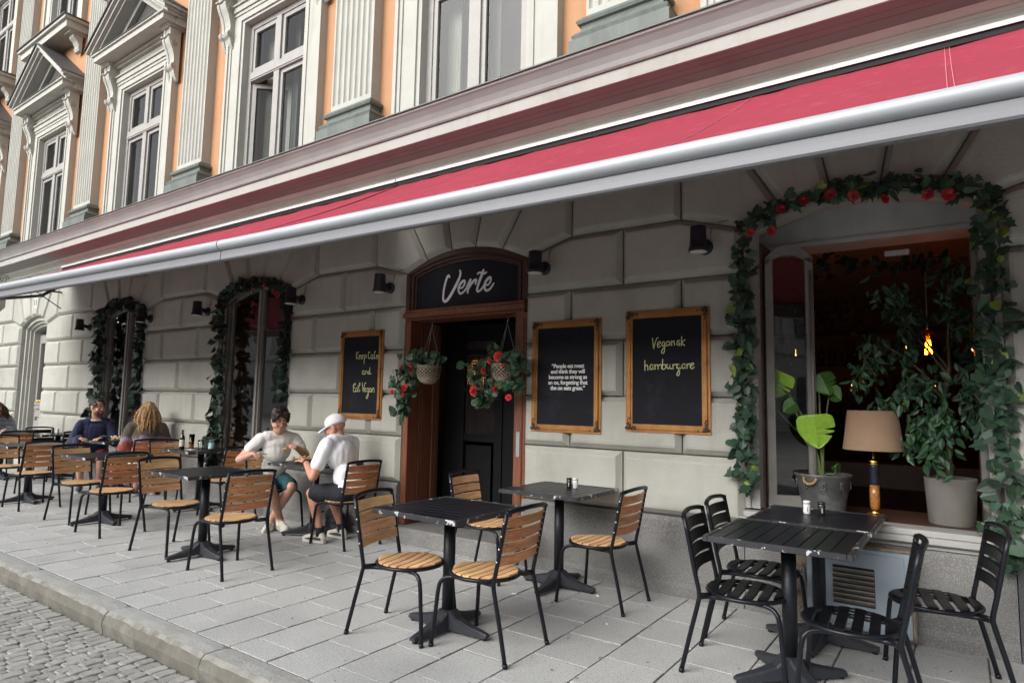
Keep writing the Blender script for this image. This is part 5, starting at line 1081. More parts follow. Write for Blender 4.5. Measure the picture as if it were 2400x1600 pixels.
tl = thing('table_lamp', 'table lamp with a brown drum shade and burl wood column on the window ledge', 'lamp', (-.50, .20, zl))
m = MB(); m.cbox(-.055, .055, -.055, .055, 0, .045, .008); m.build('base', 'burl', tl); m = MB(); m.lathe([(.03, .045), (.034, .055), (.026, .065), (.022, .075)], 18); m.build('brass_foot', 'brass', tl)
m = MB(); m.lathe([(.024, .075), (.030, .10), (.032, .17), (.029, .25)], 18); m.build('burl_column', 'burl', tl); m = MB(); m.lathe([(.0295, .24), (.030, .25), (.027, .36), (.030, .372)], 18); m.build('dark_column', 'lampblue', tl)
m = MB(); m.lathe([(.028, .372), (.034, .378), (.022, .388), (.036, .400), (.012, .408), (.008, .42), (.008, .62)], 18); m.build('brass_neck', 'brass', tl)
m = MB(); m.lathe([(.186, .475), (.1862, .478), (.152, .742), (.150, .742), (.184, .475)], 36, caps=False); m.build('drum_shade', 'shade', tl); m = MB(); m.lathe([(.008, .62), (.010, .745), (.020, .752), (.020, .775), (.008, .785)], 14); m.build('finial', 'glassware', tl)
pt = thing('ficus_planter', 'tall grey concrete planter pot on the window ledge', 'planter', (-.075, .42, zl)); m = MB(); m.lathe([(.128, 0), (.132, .004), (.150, .295), (.152, .305), (.144, .305), (.138, .27), (.02, .265)], 30); m.build('pot', 'concrete', pt)
fi = thing('ficus_tree', 'small leafy ficus tree arching out over the table lamp', 'tree', (-.075, .42, zl+.26)); rn = random.Random(77)
def ff(x, y, z): return (x+.075, y-.42, z-zl-.26)
m = MB(); m.tube([ff(*p) for p in spline([(-.075, .42, zl+.25), (-.08, .42, 1.10), (-.06, .41, 1.30), (-.09, .42, 1.50), (-.05, .44, 1.72)], 5)], [.026-.0006*k for k in range(21)], 9); m.build('trunk', 'bark', fi)
br = [[(-.07, .42, 1.42), (-.16, .36, 1.62), (-.32, .28, 1.80), (-.46, .24, 1.86), (-.54, .22, 1.74), (-.56, .22, 1.60)], [(-.07, .42, 1.45), (-.14, .34, 1.56), (-.26, .26, 1.60), (-.36, .22, 1.52), (-.42, .20, 1.42)], [(-.07, .42, 1.30), (-.14, .32, 1.36), (-.22, .24, 1.30), (-.30, .20, 1.20)],
      [(-.07, .42, 1.3), (-.11, .30, 1.38), (-.14, .22, 1.28), (-.15, .18, 1.10)], [(-.05, .44, 1.65), (-.22, .42, 1.92), (-.34, .40, 2.12), (-.38, .36, 2.28)], [(-.05, .44, 1.68), (-.05, .46, 1.95), (-.02, .50, 2.25), (.0, .5, 2.42)], [(-.05, .44, 1.6), (.08, .42, 1.72), (.14, .40, 1.9), (.12, .4, 2.1)], [(-.05, .44, 1.5), (.06, .38, 1.55), (.12, .34, 1.45), (.13, .32, 1.3)], [(-.05, .44, 1.7), (-.2, .55, 1.95), (-.3, .6, 2.2)]]
spots = []
for b in br:
    P = spline(b, 6); m = MB(); m.tube([ff(*p) for p in P], [max(.002, .009-.0003*k) for k in range(len(P))], 5); m.build('branch', 'bark', fi)
    for q in range(135):
        p = P[rn.randrange(len(P)//4, len(P))]; spots.append(ff(p.x+rn.gauss(0, .055), p.y+rn.gauss(0, .05), p.z+rn.gauss(0, .055)))
spots = [q for q in spots if not (-.22 < q[0]-.075-.0 < -.04+.0 and q[2]+zl+.26 > 1.74 and q[2]+zl+.26 < 2.06)]; rn.shuffle(spots); scatter_leaves(fi, spots, ['fic'], ['leaf_fic'], (.055, .095), rn, 300, yaw=80, pitch=(-50, 30), roll=60)
pn = thing('pendant_lamp', 'lit amber glass pendant lamp hanging behind the ficus', 'lamp', (-.20, 1.5, 1.92))
m = MB(); m.tube([(0, 0, .18), (0, 0, 1.0)], .003, 5); m.build('cord', 'whitepaint', pn); m = MB(); m.lathe([(.05, 1.08), (.045, .99), (.03, .985)], 16); m.build('ceiling_cup', 'whitepaint', pn)
m = MB(); m.lathe([(.012, .18), (.05, .16), (.085, .10), (.095, .02), (.09, -.05), (.088, -.05), (.092, .02), (.082, .098), (.048, .157)], 22, caps=False); glass('amberglass', tint=(.95, .62, .25)); m.build('glass_shade', 'amberglass', pn)
m = MB()
for k in range(6): a = 2*PI*k/6; m.tube([(.012*math.cos(a), .012*math.sin(a), .085), (.024*math.cos(a), .024*math.sin(a), -.03)], .0045, 5)
m.build('filament', 'bulb', pn); m = MB(); m.lathe([(.010, .16), (.014, .12), (.014, .09)], 10); m.build('socket', 'brass', pn)
iv = thing('ceiling_ivy', 'dark ivy string hung under the ceiling inside the open window', 'ivy', (-.5, 1.3, 2.7)); spots = []; path = [(-.98, 2.66), (-.88, 2.80), (-.745, 2.70), (-.58, 2.67), (-.42, 2.65), (-.266, 2.66), (-.08, 2.66), (.05, 2.58)]
m = MB(); m.tube(spline([(x+.5, 0, z-2.7) for x, z in path], 5), .004, 4); m.build('vine_stem', 'vine', iv)
for x, z in path:
    for q in range(16): spots.append((x+.5+rn.gauss(0, .06), rn.gauss(0, .04), z-2.7+rn.gauss(-.02, .035)))
for q in range(130): spots.append((-.75+rn.gauss(0, .30)+.2, 1.5+rn.gauss(0, .1), -.25+rn.gauss(0, .10)))
scatter_leaves(iv, spots, ['ivy'], ['leaf_dark'], (.05, .08), rn, 160, yaw=90)
bs = thing('back_bar', 'dim back bar with shelves of bottles and small warm lights', 'bar shelf', (-.6, 4.9, .12))
m = MB(); m.box(-1.7, 2.4, -.05, .35, 0, .98); m.box(-1.75, 2.45, -.12, .36, .98, 1.03)
for z in (1.40, 1.90, 2.35): m.box(-1.7, 2.4, .08, .36, z, z+.025)
for x in (-1.7, -.4, 1.0, 2.37): m.box(x, x+.03, .08, .36, 1.03, 2.4)
m.build('shelving', 'bar_wood', bs); rb = random.Random(8)
bm = []
for k in range(3):
    m = MB(); r_ = .033+.004*k; m.lathe([(r_, 0), (r_, .17), (.014, .22), (.012, .29+.01*k)], 10); bm.append(m.mesh('bottle', ('bottle_dark', 'bottle_green', 'glassware')[k]))
for z in (1.03, 1.425, 1.925):
    x = -1.6
    while x < 2.3:
        k = rb.randrange(3); b = ob('bottle', bm[k], None, (x-.6, 5.05, .12+z)); tag(b, ('brown', 'green', 'clear')[k]+' glass bottle on the back bar\'s '+{1.03: 'counter', 1.425: 'middle shelf', 1.925: 'upper shelf'}[z], 'bottle', ('brown', 'green', 'clear')[k]+' bottles, '+{1.03: 'counter', 1.425: 'middle shelf', 1.925: 'upper shelf'}[z]); x += rb.uniform(.10, .19)
for k, (x, z) in enumerate(((-.95, 1.62), (-.60, 1.62), (-.30, 2.12), (.35, 1.62), (.75, 2.12), (-1.3, 2.12), (.05, 2.12))):
    m = MB(); m.ell((0, 0, 0), (.010, .010, .014), nu=8, nv=6); m.tube([(0, 0, .012), (0, 0, .08)], .003, 5); tag(m.build('shelf_light', 'spark', None, (x-.6, 4.93, z+.06)), 'small warm bulb glowing over the bottles of the back bar\'s '+('upper' if z > 2 else 'middle')+' shelf', 'light', 'bulbs of the '+('upper' if z > 2 else 'middle')+' shelf')
bn = thing('bench', 'dark wooden bench back inside the room behind the planters', 'bench', (-.4, 1.25, .12)); m = MB(); m.cbox(-1.5, 2.2, -.02, .03, .66, .86, .01); m.cbox(-1.5, 2.2, .0, .40, .36, .40, .01); m.build('backrest', 'bar_wood', bn)
for x in (-1.4, .3, 2.1): m = MB(); m.cbox(x, x+.05, .0, .38, 0, .36, .005); m.build('leg', 'bar_wood', bn)
# lamp seen through the Keep Calm side window
lp = thing('orange_lamp', 'orange lampshade seen through the window next to the Keep Calm board', 'lamp', (-7.15, .75, .80)); m = MB(); m.lathe([(.15, .28), (.13, .50), (.129, .50), (.149, .28)], 24, caps=False); pm('orangeshade', (.62, .20, .05), .8, emit=(1, .33, .08, .35)); m.build('shade', 'orangeshade', lp); m = MB(); m.lathe([(.07, -.68), (.07, -.66), (.012, -.64), (.012, .40)], 14); m.build('stand', 'brass', lp)
# ================================================================ PEOPLE
def capsule(m, a, b, ra, rb=None, n=12):
    rb = ra if rb is None else rb; a, b = Vector(a), Vector(b); d = b-a; L = d.length
    if L < 1e-5: return m.ell(a, (ra, ra, ra))
    pts, rs = [], []
    u = d/L
    for t in (-.98, -.8, -.5, 0): pts.append(a+u*ra*t); rs.append(ra*math.sqrt(max(.02, 1-t*t)))
    for t in (0, .5, .8, .98): pts.append(b+u*rb*t); rs.append(rb*math.sqrt(max(.02, 1-t*t)))
    return m.tube(pts, rs, n)
def chain_(m, P, rs):
    for a, b, r0, r1 in zip(P, P[1:], rs, rs[1:]): capsule(m, a, b, r0, r1)
def rem(m, name, mats, parent, voxel=.008, it=6, amp=0, freq=9, amp2=0, freq2=30, seed=0, cut=None):
    me = m.mesh('tmp', mats); o = bpy.data.objects.new('tmp', me); COL.objects.link(o)
    r_ = o.modifiers.new('r', 'REMESH'); r_.mode = 'VOXEL'; r_.voxel_size = voxel; r_.use_smooth_shade = True
    s_ = o.modifiers.new('s', 'SMOOTH'); s_.iterations = it; s_.factor = .5
    dg = bpy.context.evaluated_depsgraph_get(); me2 = bpy.data.meshes.new_from_object(o.evaluated_get(dg)); bpy.data.objects.remove(o, do_unlink=True)
    if amp or amp2:
        off = Vector((seed*7.1, seed*3.3, 0))
        nn = [v.normal.copy() for v in me2.vertices]
        for v, q in zip(me2.vertices, nn):
            d = (amp*noise.noise(v.co*freq+off) if amp else 0)+(amp2*(1-2.4*abs(noise.noise(Vector((v.co.x*freq2, v.co.y*freq2, v.co.z*freq2*.45))+off))) if amp2 else 0); v.co += q*d
    if cut:                                    # open a garment where the body comes out of it
        bm = bmesh.new(); bm.from_mesh(me2)
        for co, no in cut: bmesh.ops.bisect_plane(bm, geom=bm.verts[:]+bm.edges[:]+bm.faces[:], plane_co=co, plane_no=no, clear_outer=True)
        bm.to_mesh(me2); bm.free()
    me2.name = name; me2.materials.clear()
    for k in (mats if isinstance(mats, (list, tuple)) else [mats]): me2.materials.append(MATS[k])
    for p in me2.polygons: p.use_smooth = True; p.material_index = 0
    return ob(name, me2, parent)
def hand(m, w_, d, up_, side, curl=.6, s=1.0):
    d = Vector(d).normalized(); up_ = Vector(up_); up_ = (up_-d*up_.dot(d)).normalized(); lat = d.cross(up_)*side; w_ = Vector(w_)
    pc = w_+d*.045*s; capsule(m, w_, w_+d*.02*s, .024*s, .026*s)
    for q in (-.022, -.008, .008, .022): capsule(m, w_+d*.02*s+lat*q*s, w_+d*.075*s+lat*q*1.15*s, .013*s, .011*s)
    for q, l in ((-.028, .058), (-.010, .072), (.010, .078), (.029, .068)):
        k = w_+d*.080*s+lat*q*1.2*s; j1 = k+(d*math.cos(curl*.6)-up_*math.sin(curl*.6))*l*.45*s; j2 = j1+(d*math.cos(curl*1.5)-up_*math.sin(curl*1.5))*l*.32*s; j3 = j2+(d*math.cos(curl*2.2)-up_*math.sin(curl*2.2))*l*.25*s
        chain_(m, [k, j1, j2, j3], [.0098*s, .0092*s, .0082*s, .007*s])
    t0 = w_+d*.025*s+lat*.026*s; t1 = t0+(d*.7+lat*.8-up_*.3).normalized()*.038*s; t2 = t1+(d*.95+lat*.1-up_*.4).normalized()*.030*s; chain_(m, [t0, t1, t2], [.014*s, .011*s, .009*s])
def head_mat(c, yaw, pitch, roll=0): return Matrix.Translation(c)@Matrix.Rotation(R(yaw), 4, 'Z')@Matrix.Rotation(R(pitch), 4, 'Y')@Matrix.Rotation(R(roll), 4, 'X')
def add_head(m, HM, neck_from, rn_=.055):
    s = len(m.v)
    E = lambda c, r_: m.ell(c, r_, nu=18, nv=12)
    E((-.012, 0, .030), (.095, .074, .090)); E((.030, 0, -.035), (.058, .056, .078)); E((.050, 0, -.085), (.036, .040, .030)); E((.066, 0, -.100), (.022, .024, .016))
    capsule(m, (.086, 0, .012), (.104, 0, -.022), .009, .013); m.ell((.098, .011, -.026), (.011, .008, .008)); m.ell((.098, -.011, -.026), (.011, .008, .008))
    capsule(m, (.074, -.036, .030), (.074, .036, .030), .014); E((.058, .036, -.026), (.030, .024, .028)); E((.058, -.036, -.026), (.030, .024, .028))
    m.ell((.080, 0, -.056), (.012, .022, .0075)); m.ell((.078, 0, -.068), (.012, .019, .008))
    for sy in (-1, 1): m.ell((-.006, sy*.077, -.004), (.022, .010, .033)); capsule(m, (.03, sy*.052, -.055), (-.005, sy*.062, -.03), .022)
    for i in range(s, len(m.v)): m.v[i] = tuple(HM@Vector(m.v[i]))
    capsule(m, neck_from, HM@Vector((-.015, 0, -.06)), rn_*1.08, rn_)
def face_parts(root, HM, brow='hair_dark'):
    m = MB()
    for sy in (-1, 1): m.ell((.0805, sy*.032, .007), (.0075, .012, .0048), nu=10, nv=8)
    m.xf(HM); m.build('eyes', 'eyewhite', root); m = MB()
    for sy in (-1, 1): m.ell((.0862, sy*.032, .007), (.0032, .0062, .0046), nu=8, nv=6)
    m.xf(HM); m.build('irises', 'eye', root); m = MB()
    for sy in (-1, 1): m.tube([(.086, sy*.014, .028), (.0885, sy*.030, .034), (.078, sy*.050, .030)], [.004, .005, .003], 6)
    m.xf(HM); m.build('eyebrows', brow, root); m = MB(); m.ell((.0895, 0, -.0615), (.006, .020, .0035), nu=10, nv=6); m.xf(HM); m.build('lips', 'lip', root)
def shoe(root, ank, toe_dir, mats, name='shoe', soledir=None):
    ank = Vector(ank); d = Vector((toe_dir[0], toe_dir[1], 0)).normalized(); lat = Vector((-d.y, d.x, 0)); base = Vector((ank.x, ank.y, ank.z-.085)); tz = Vector(toe_dir).normalized().z
    def P(a, l, z): return base+d*a+lat*l+Vector((0, 0, z+tz*a))
    m = MB(); capsule(m, P(-.03, 0, .055), P(-.01, 0, .085), .040, .038); capsule(m, P(-.04, 0, .04), P(.06, 0, .045), .038, .040); capsule(m, P(.06, 0, .045), P(.17, .004, .032), .042, .032); capsule(m, P(.04, 0, .065), P(.12, 0, .045), .036, .032)
    u = rem(m, name, mats[0], root, .006, 4)
    m = MB(); rings = []
    for z, k in ((0, .95), (.006, 1.02), (.022, 1.03), (.028, .99)):
        rings.append([tuple(P(a, l*k, z)) for a, l in ((-.078, 0), (-.07, .026), (-.03, .036), (.05, .036), (.13, .044), (.185, .030), (.204, 0), (.185, -.032), (.13, -.044), (.05, -.036), (-.03, -.036), (-.07, -.026))])
    m.loft(rings); m.build('sole', mats[1], u)
    m = MB()
    for k in range(4): a = .07+.022*k; m.tube([P(a, -.022, .088-.35*(a-.04)), P(a, 0, .097-.35*(a-.04)), P(a, .022, .088-.35*(a-.04))], .0035, 5)
    m.build('laces', 'whitepaint', u)
    if len(mats) > 2:
        m = MB()
        for sl in (-1, 1): m.add([P(-.05, sl*.041, .03), P(.10, sl*.046, .03), P(.16, sl*.036, .034), P(.10, sl*.043, .05), P(.02, sl*.044, .062), P(-.045, sl*.040, .055)], [tuple(range(6)) if sl > 0 else tuple(range(5, -1, -1))])
        m.build('side_panel', mats[2], u)
    return u
def person(label, loc, rz, skin, lean, HC, hyaw, hpitch, arms, legs, top, top_amp, bottom, sleeve, hem=.62, thick=.016, foot=True, hips=.155, chest=.165, neck_cut=True):
    t = thing('person', label, 'person', loc, rz, 'people at the tables')
    pel, bel = Vector((0, 0, .515)), Vector((lean*.32, 0, .66)); ch = Vector((lean*.72, 0, .86)); nk = Vector((lean*.95+.0, 0, 1.025)); HM = head_mat(HC, hyaw, hpitch)@Matrix.Scale(1.07, 4)
    sh = [Vector((lean*.88, s*.178, .975)) for s in (1, -1)]
    m = MB(); E = lambda c, r_: m.ell(c, r_, nu=18, nv=12)
    E(pel, (.115, hips, .105)); E(bel, (.105, hips*.92, .13)); E(ch, (.112, chest, .15)); E(ch+Vector((lean*.1, 0, .06)), (.095, chest+.01, .09))
    capsule(m, sh[0]*.6+nk*.4, sh[1]*.6+nk*.4, .062); capsule(m, ch, nk, .08, .06)
    add_head(m, HM, nk)
    for i, (el, wr, hd, hu, cu) in enumerate(arms):
        el, wr = Vector(el), Vector(wr); capsule(m, sh[i]-Vector((0, 0, .0)), el, .056, .043); capsule(m, el, el.lerp(wr, .35), .044, .043); capsule(m, el.lerp(wr, .35), wr, .042, .027); hand(m, wr, hd, hu, 1 if i == 0 else -1, cu)
    for i, (kn, an, to) in enumerate(legs):
        s = 1 if i == 0 else -1; hp = Vector((.02, s*.085, .50)); kn, an = Vector(kn), Vector(an); capsule(m, hp, kn, .085, .058); capsule(m, kn, kn.lerp(an, .35), .055, .056); capsule(m, kn.lerp(an, .35), an, .055, .034); capsule(m, an, an+Vector((to[0], to[1], 0)).normalized()*.05-Vector((0, 0, .04)), .036, .03)
    rem(m, 'body', skin, t, .0068, 5)
    # garments
    m = MB(); E = lambda c, r_: m.ell(c, r_, nu=18, nv=12); k = thick
    E(pel+Vector((0, 0, .035)), (.118+k, hips+k+.004, .10)); E(bel, (.108+k, hips*.92+k, .14)); E(ch, (.114+k, chest+k, .155)); E(ch+Vector((lean*.1, 0, .06)), (.097+k, chest+.01+k, .095))
    capsule(m, sh[0]*.62+nk*.38, sh[1]*.62+nk*.38, .064+k*.8); capsule(m, ch, nk-Vector((0, 0, .035)), .085+k, .058+k)
    for i, (el, wr, hd, hu, cu) in enumerate(arms):
        el, wr = Vector(el), Vector(wr); P = [sh[i], el, el.lerp(wr, .92)]
        if sleeve < 1: capsule(m, sh[i], sh[i].lerp(el, sleeve), .058+k, .056+k)
        else: capsule(m, sh[i], el, .058+k, .048+k); capsule(m, el, el.lerp(wr, .9), .048+k, .036+k)
    g = rem(m, 'top', top, t, .009, 5, top_amp, 8, top_amp*.55, 17, seed=len(label))
    m = MB(); m.ell(pel-Vector((0, 0, .005)), (.125+k, hips+k+.006, .095), nu=18, nv=12)
    for i, (kn, an, to) in enumerate(legs):
        s = 1 if i == 0 else -1; hp = Vector((.0, s*.088, .505)); kn = Vector(kn); e_ = hp.lerp(kn, .86); capsule(m, hp, e_, .098+k*.5, .080+k*.5); capsule(m, hp.lerp(kn, .5)+Vector((0, 0, -.025)), e_+Vector((0, 0, -.03)), .07, .062)
    rem(m, 'shorts', bottom, t, .009, 4, .010, 9, .004, 24, seed=3)
    return t, HM
# ---- the man with glasses, eating
t, HM = person('man with glasses and dark fringe in a cream tee and teal shorts, eating', (-6.33, -.45, 0), R(-22), 'skin', .17, Vector((.245, -.01, 1.185)), 2, 22,
    [((.20, .30, .80), (.40, .13, .905), (.75, -.35, .25), (0, .2, 1), .8), ((.075, -.37, .755), (.26, -.27, .83), (.8, .25, -.05), (0, 0, 1), .7)],
    [((.40, .11, .475), (.18, -.03, .105), (.6, -.5, 0)), ((.39, -.10, .47), (.24, .05, .115), (.75, .1, 0))], 'tee_cream', .006, 'shorts_teal', .50, hips=.135, chest=.145, thick=.009)
face_parts(t, HM)
m = MB()
for c, r_ in (((-.03, 0, .055), (.094, .085, .083)), ((-.055, 0, .0), (.062, .076, .085)), ((.055, -.035, .085), (.040, .045, .030)), ((.058, .03, .083), (.040, .048, .032)), ((.076, -.050, .068), (.018, .022, .030)), ((.082, .044, .070), (.016, .026, .028)), ((.03, .074, .035), (.04, .014, .05)), ((.03, -.074, .035), (.04, .014, .05)), ((.084, .01, .082), (.012, .03, .018))): m.ell(c, r_)
m.xf(HM); rem(m, 'hair', 'hair_dark', t, .006, 3, .008, 30, .004, 80)
m = MB()
for sy in (-1, 1):
    m.tube([(.104+.003*math.cos(2*PI*q/18), sy*(.034+.025*math.cos(2*PI*q/18)), .004+.021*math.sin(2*PI*q/18)) for q in range(19)], .0021, 5, caps=False); m.tube([(.104, sy*.059, .010), (.06, sy*.074, .012), (.0, sy*.082, .012)], .002, 5)
m.tube([(.105, -.009, .008), (.107, 0, .011), (.105, .009, .008)], .002, 5); m.xf(HM); m.build('glasses', 'hair_dark', t)
s1 = shoe(t, (.18, -.03, .090), (.7, -.45, 0), ['shoe', 'sole']); s2 = shoe(t, (.25, .05, .095), (.75, .1, 0), ['shoe', 'sole'])
te = text_mesh('N', .05, offset=.003, name='shoe_logo'); te.materials.append(MATS['shoe_blue']); dd = Vector((.7, -.45, 0)).normalized(); lt = Vector((dd.y, -dd.x, 0))
ob('shoe_logo', te, t, Vector((.18, -.03, .05))+dd*.035+lt*.0445, rot=(PI/2, 0, math.atan2(dd.y, dd.x)))
fk = thing('fork', 'steel fork lifting a bite, in the raised hand of the man with glasses', 'fork', (-5.90, -.47, .93)); m = MB(); m.tube([(.07, .02, .02), (-.10, -.05, -.045)], .0035, 6)
m.build('handle', 'steel', fk); m = MB(); m.ell((-.115, -.056, -.05), (.030, .014, .012)); m.ell((-.135, -.06, -.06), (.018, .014, .012)); m.build('bite', 'food', fk)
kf = thing('table_knife', 'table knife in the lowered hand of the man with glasses', 'knife', (-6.05, -.80, .84)); m = MB(); m.tube([(-.07, -.02, .01), (.0, 0, -.002)], .005, 6); m.build('handle', 'steel', kf); m = MB(); m.prism([(0, -.008), (.11, -.005), (.115, .004), (0, .006)], -.001, .001); m.build('blade', 'steel', kf)
# ---- the man in the white cap, seen from behind
t, HM = person('man in a white cap, white tee and black shorts, back to the doorway', (-5.00, -.47, 0), R(186), 'skin2', .20, Vector((.25, .0, 1.135)), 24, 20,
    [((.22, .30, .665), (.44, .20, .795), (.75, -.05, .10), (0, .3, .9), .45), ((.25, -.27, .70), (.46, -.10, .86), (.6, .3, .2), (0, 0, 1), .9)],
    [((.41, .12, .475), (.27, .13, .125), (.9, .1, 0)), ((.40, -.13, .47), (.24, -.14, .12), (.9, -.1, 0))], 'tee_white', .008, 'shorts_black', .62, hips=.145, chest=.16, thick=.013)
face_parts(t, HM, 'hair_grey')
m = MB(); n = 20; rings = []
for k in range(9):
    ph = PI/2*k/8; rings.append([(-.014+.106*math.cos(ph)*math.cos(2*PI*q/n), .086*math.cos(ph)*math.sin(2*PI*q/n), .045+.085*math.sin(ph)) for q in range(n)])
rings[-1] = [(-.014+.004*math.cos(2*PI*q/n), .004*math.sin(2*PI*q/n), .131) for q in range(n)]
m.loft([[(x, y, .022+.004*math.cos(q)) for q, (x, y, z) in enumerate(rings[0])]]+rings, 0, True); m.ell((-.014, 0, .131), (.008, .008, .005))
rings = []
for k in range(7):
    u = k/6; rings.append([(.075+.105*u*(1-.35*(2*q/10-1)**2)-.02*(1-u)*abs(2*q/10-1)*2, (.072-.008*u)*(2*q/10-1), .040-.030*u-.012*(2*q/10-1)**2) for q in range(11)])
up_r = [p for r_ in rings for p in r_]; F = [(i*11+j, i*11+j+1, (i+1)*11+j+1, (i+1)*11+j) for i in range(6) for j in range(10)]
m.add(up_r, F, 0, True); m.add([(x, y, z-.004) for x, y, z in up_r], [tuple(reversed(f)) for f in F], 0, True)
m.xf(HM); m.build('cap', 'capwhite', t)
m = MB(); m.tube([(-.108, .03*math.cos(PI*q/10), .030+.034*math.sin(PI*q/10)) for q in range(11)], .004, 5); m.xf(HM); m.build('cap_strap_opening', 'skin2', t)
shoe(t, (.27, .13, .090), (.9, .1, 0), ['shoe', 'sole', 'shoe_dark']); shoe(t, (.24, -.14, .090), (.9, -.1, 0), ['shoe', 'sole', 'shoe_dark'])
m = MB()
for s, y in ((1, .13), (-1, -.14)): m.tube([(.265 if s > 0 else .235, y, .07), (.272 if s > 0 else .245, y, .155)], .041, 14)
m.build('socks', 'sock', t)
m = MB(); w0 = Vector((.44, .20, .795)); m.tube([w0-Vector((.026, -.012, .014)), w0-Vector((.006, -.003, .003))], .033, 14); m.build('wristwatch', 'watch', t)
kn = thing('table_knife', 'dark table knife held up by the man in the cap', 'knife', (-5.47, -.33, .90)); m = MB(); m.tube([(.0, 0, 0), (-.03, 0, .06)], .006, 6); m.build('handle', 'black', kn); m = MB(); m.prism([(-.028, .06), (-.10, .17), (-.085, .175), (-.02, .065)], -.001, .001); m.build('blade', 'black', kn)
bg_ = thing('backpack', 'black bag with a strap loop on the ground under the eating men\'s table', 'bag', (-5.55, -.20, 0)); m = MB(); m.ell((0, 0, .14), (.13, .09, .14)); m.ell((.03, 0, .06), (.14, .10, .06)); rem(m, 'bag_body', 'bagblack', bg_, .01, 4, .012, 12); m = MB(); m.tube([(-.10, -.07, .22), (-.20, -.09, .20), (-.22, -.09, .10), (-.14, -.08, .05)], .010, 6); m.build('strap', 'bagblack', bg_)
# ---- bearded man in the navy sweater
t, HM = person('bearded man in a navy sweater and red shorts, smiling at the blonde woman', (-10.88, -.44, 0), R(-26), 'skin', .06, Vector((.125, .0, 1.225)), 46, 2,
    [((.16, .27, .70), (.38, .10, .775), (.8, -.5, 0), (0, 0, 1), .5), ((.12, -.29, .69), (.36, -.16, .775), (.8, .5, 0), (0, 0, 1), .5)],
    [((.42, .12, .48), (.36, .12, .10), (.9, .1, 0)), ((.42, -.13, .48), (.38, -.12, .10), (.9, -.1, 0))], 'sweater', .008, 'shorts_red', 1.0, hips=.16, chest=.172, thick=.020)
face_parts(t, HM, 'hair_grey')
m = MB()
for c, r_ in (((-.035, 0, .055), (.092, .080, .075)), ((-.065, 0, .0), (.045, .070, .07)), ((.03, .0, .105), (.055, .052, .022)), ((.02, .070, .045), (.045, .012, .04)), ((.02, -.070, .045), (.045, .012, .04))): m.ell(c, r_)
m.xf(HM); rem(m, 'hair', 'hair_grey', t, .007, 3, .006, 35)
m = MB()
for c, r_ in (((.056, 0, -.095), (.040, .044, .034)), ((.045, .042, -.068), (.036, .020, .040)), ((.045, -.042, -.068), (.036, .020, .040)), ((.090, 0, -.046), (.010, .026, .007)), ((.02, .055, -.05), (.025, .012, .035)), ((.02, -.055, -.05), (.025, .012, .035))): m.ell(c, r_)
m.xf(HM); rem(m, 'beard', 'beard', t, .006, 2, .004, 60)
m = MB(); m.tube([(.055+.085*math.cos(2*PI*q/18), .085*math.sin(2*PI*q/18), 1.045+.012*math.cos(2*PI*q/18)*-1) for q in range(19)], .016, 6, caps=False);  m.build('shirt_collar', 'collar', t)
for y in (.12, -.12): shoe(t, (.37, y, .09), (.9, 0, 0), ['shoe_dark', 'sole'])
# ---- blonde woman
def banded(name):
    m = pm(name, (.075, .062, .045), .95, var=.15, scale=10, bump=.3, bscale=120, sheen=.2); t_ = m.node_tree; N = t_.nodes; L = t_.links; b = N['Principled BSDF']
    tc = N.new('ShaderNodeTexCoord'); sp = N.new('ShaderNodeSeparateXYZ'); L.new(tc.outputs['Object'], sp.inputs[0]); nz = N.new('ShaderNodeTexNoise'); nz.inputs['Scale'].default_value = 5; L.new(tc.outputs['Object'], nz.inputs['Vector'])
    ma = N.new('ShaderNodeMath'); ma.operation = 'MULTIPLY_ADD'; ma.inputs[1].default_value = .22; L.new(nz.outputs['Fac'], ma.inputs[0]); L.new(sp.outputs['Z'], ma.inputs[2])
    cr_ = N.new('ShaderNodeValToRGB'); e_ = cr_.color_ramp.elements; e_[0].position = .60; e_[0].color = (.012, .02, .055, 1); e_[1].position = .72; e_[1].color = (.30, .075, .045, 1)
    for p, c in ((.66, (.012, .02, .055, 1)), (.68, (.30, .075, .045, 1)), (.86, (.30, .075, .045, 1)), (.89, (.25, .20, .28, 1)), (.94, (.25, .20, .28, 1)), (.97, (.075, .062, .040, 1))): q = e_.new(p); q.color = c
    L.new(ma.outputs[0], cr_.inputs[0]); L.new(cr_.outputs[0], b.inputs['Base Color'])
banded('knit_pattern')
t, HM = person('blonde woman with long wavy hair in a patterned knit sweater, back turned', (-9.34, -.42, 0), R(152), 'skin', .05, Vector((.10, .0, 1.20)), 8, 4,
    [((.14, .28, .68), (.34, .12, .775), (.8, -.5, 0), (0, 0, 1), .5), ((.14, -.28, .68), (.36, -.10, .775), (.8, .5, 0), (0, 0, 1), .5)],
    [((.42, .10, .48), (.36, .10, .10), (.9, .1, 0)), ((.42, -.10, .48), (.36, -.12, .10), (.9, -.1, 0))], 'knit_pattern', .010, 'tee_cream', 1.0, hips=.15, chest=.15, thick=.022)
face_parts(t, HM, 'hair_grey')
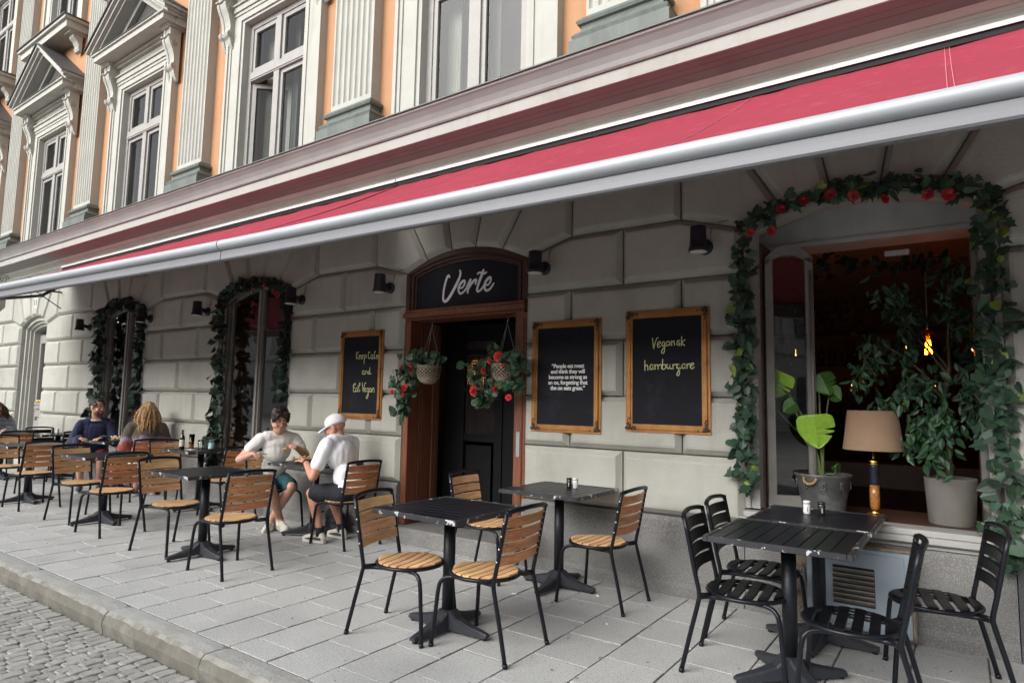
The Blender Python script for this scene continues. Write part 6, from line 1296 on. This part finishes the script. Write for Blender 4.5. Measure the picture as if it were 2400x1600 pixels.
def long_hair(t, HM, mat, n, length, wave, seed, curl=1.0, rad=.0045):
    rn = random.Random(seed); m = MB()
    c0 = HM@Vector((-.015, 0, .035))
    for k in range(n):
        a = rn.uniform(R(70), R(290)); ph = rn.uniform(R(5), R(80)); d = Vector((math.cos(a)*math.cos(ph), math.sin(a)*math.cos(ph), math.sin(ph))); d3 = (HM.to_3x3()@d)
        p = c0+Vector((d3.x*.098, d3.y*.084, d3.z*.095)); out = Vector((d3.x, d3.y, 0)); P = [c0+Vector((d3.x*.08, d3.y*.07, d3.z*.09)), p]; L_ = length*rn.uniform(.75, 1.1); st = 11; f = rn.uniform(0, 6)
        for q in range(st):
            u = (q+1)/st; p = p+Vector((0, 0, -L_/st))+out*(.017*(1-u) if q < 6 else -.002)+Vector((math.sin(f+u*wave), math.cos(f*1.3+u*wave*.9), 0))*.006*curl
            P.append(p.copy())
        m.tube(P, [rad*1.2]+[rad]*(len(P)-3)+[rad*.7, rad*.3], 4)
    return m.build('hair', mat, t)
m = MB(); m.ell((-.022, 0, .038), (.100, .083, .088)); m.ell((-.07, 0, -.03), (.045, .07, .09)); m.xf(HM); rem(m, 'hair_cap', 'hair_blonde', t, .008, 3, .005, 30)
long_hair(t, HM, 'hair_blonde', 420, .36, 9, 5)
for y in (.10, -.12): shoe(t, (.36, y, .09), (.9, 0, 0), ['shoe_pink', 'sole'])
# ---- person in the striped top at the far end
m_ = pm('striped', (.62, .64, .66), .9, bump=.1); N = m_.node_tree.nodes; L = m_.node_tree.links; tc = N.new('ShaderNodeTexCoord'); wv = N.new('ShaderNodeTexWave'); wv.bands_direction = 'Z'; wv.inputs['Scale'].default_value = 14; wv.inputs['Distortion'].default_value = .6; wv.inputs['Detail'].default_value = 0
L.new(tc.outputs['Object'], wv.inputs['Vector']); mr = N.new('ShaderNodeValToRGB'); mr.color_ramp.elements[0].position = .42; mr.color_ramp.elements[0].color = (.012, .018, .04, 1); mr.color_ramp.elements[1].position = .5; mr.color_ramp.elements[1].color = (.55, .57, .60, 1); L.new(wv.outputs['Fac'], mr.inputs[0]); L.new(mr.outputs[0], N['Principled BSDF'].inputs['Base Color'])
t, HM = person('person with bushy brown hair in a navy and white striped top, hunched forward', (-13.66, -.95, 0), R(-8), 'skin', .24, Vector((.33, .0, 1.13)), 5, 22,
    [((.28, .28, .70), (.46, .10, .775), (.8, -.4, 0), (0, 0, 1), .5), ((.26, -.29, .69), (.46, -.16, .775), (.8, .4, 0), (0, 0, 1), .5)],
    [((.42, .10, .48), (.36, .10, .10), (.9, .1, 0)), ((.42, -.10, .48), (.36, -.12, .10), (.9, -.1, 0))], 'striped', .006, 'shorts_black', 1.0, hips=.16, chest=.165, thick=.022)
face_parts(t, HM, 'hair_dark')
m = MB(); m.ell((-.025, 0, .04), (.105, .09, .09)); m.ell((-.07, 0, -.03), (.06, .085, .10)); m.xf(HM); rem(m, 'hair_cap', 'hair_brown', t, .009, 2, .014, 25)
long_hair(t, HM, 'hair_brown', 260, .20, 14, 9, 2.2, .006)
for y in (.10, -.12): shoe(t, (.36, y, .09), (.9, 0, 0), ['shoe_dark', 'sole'])
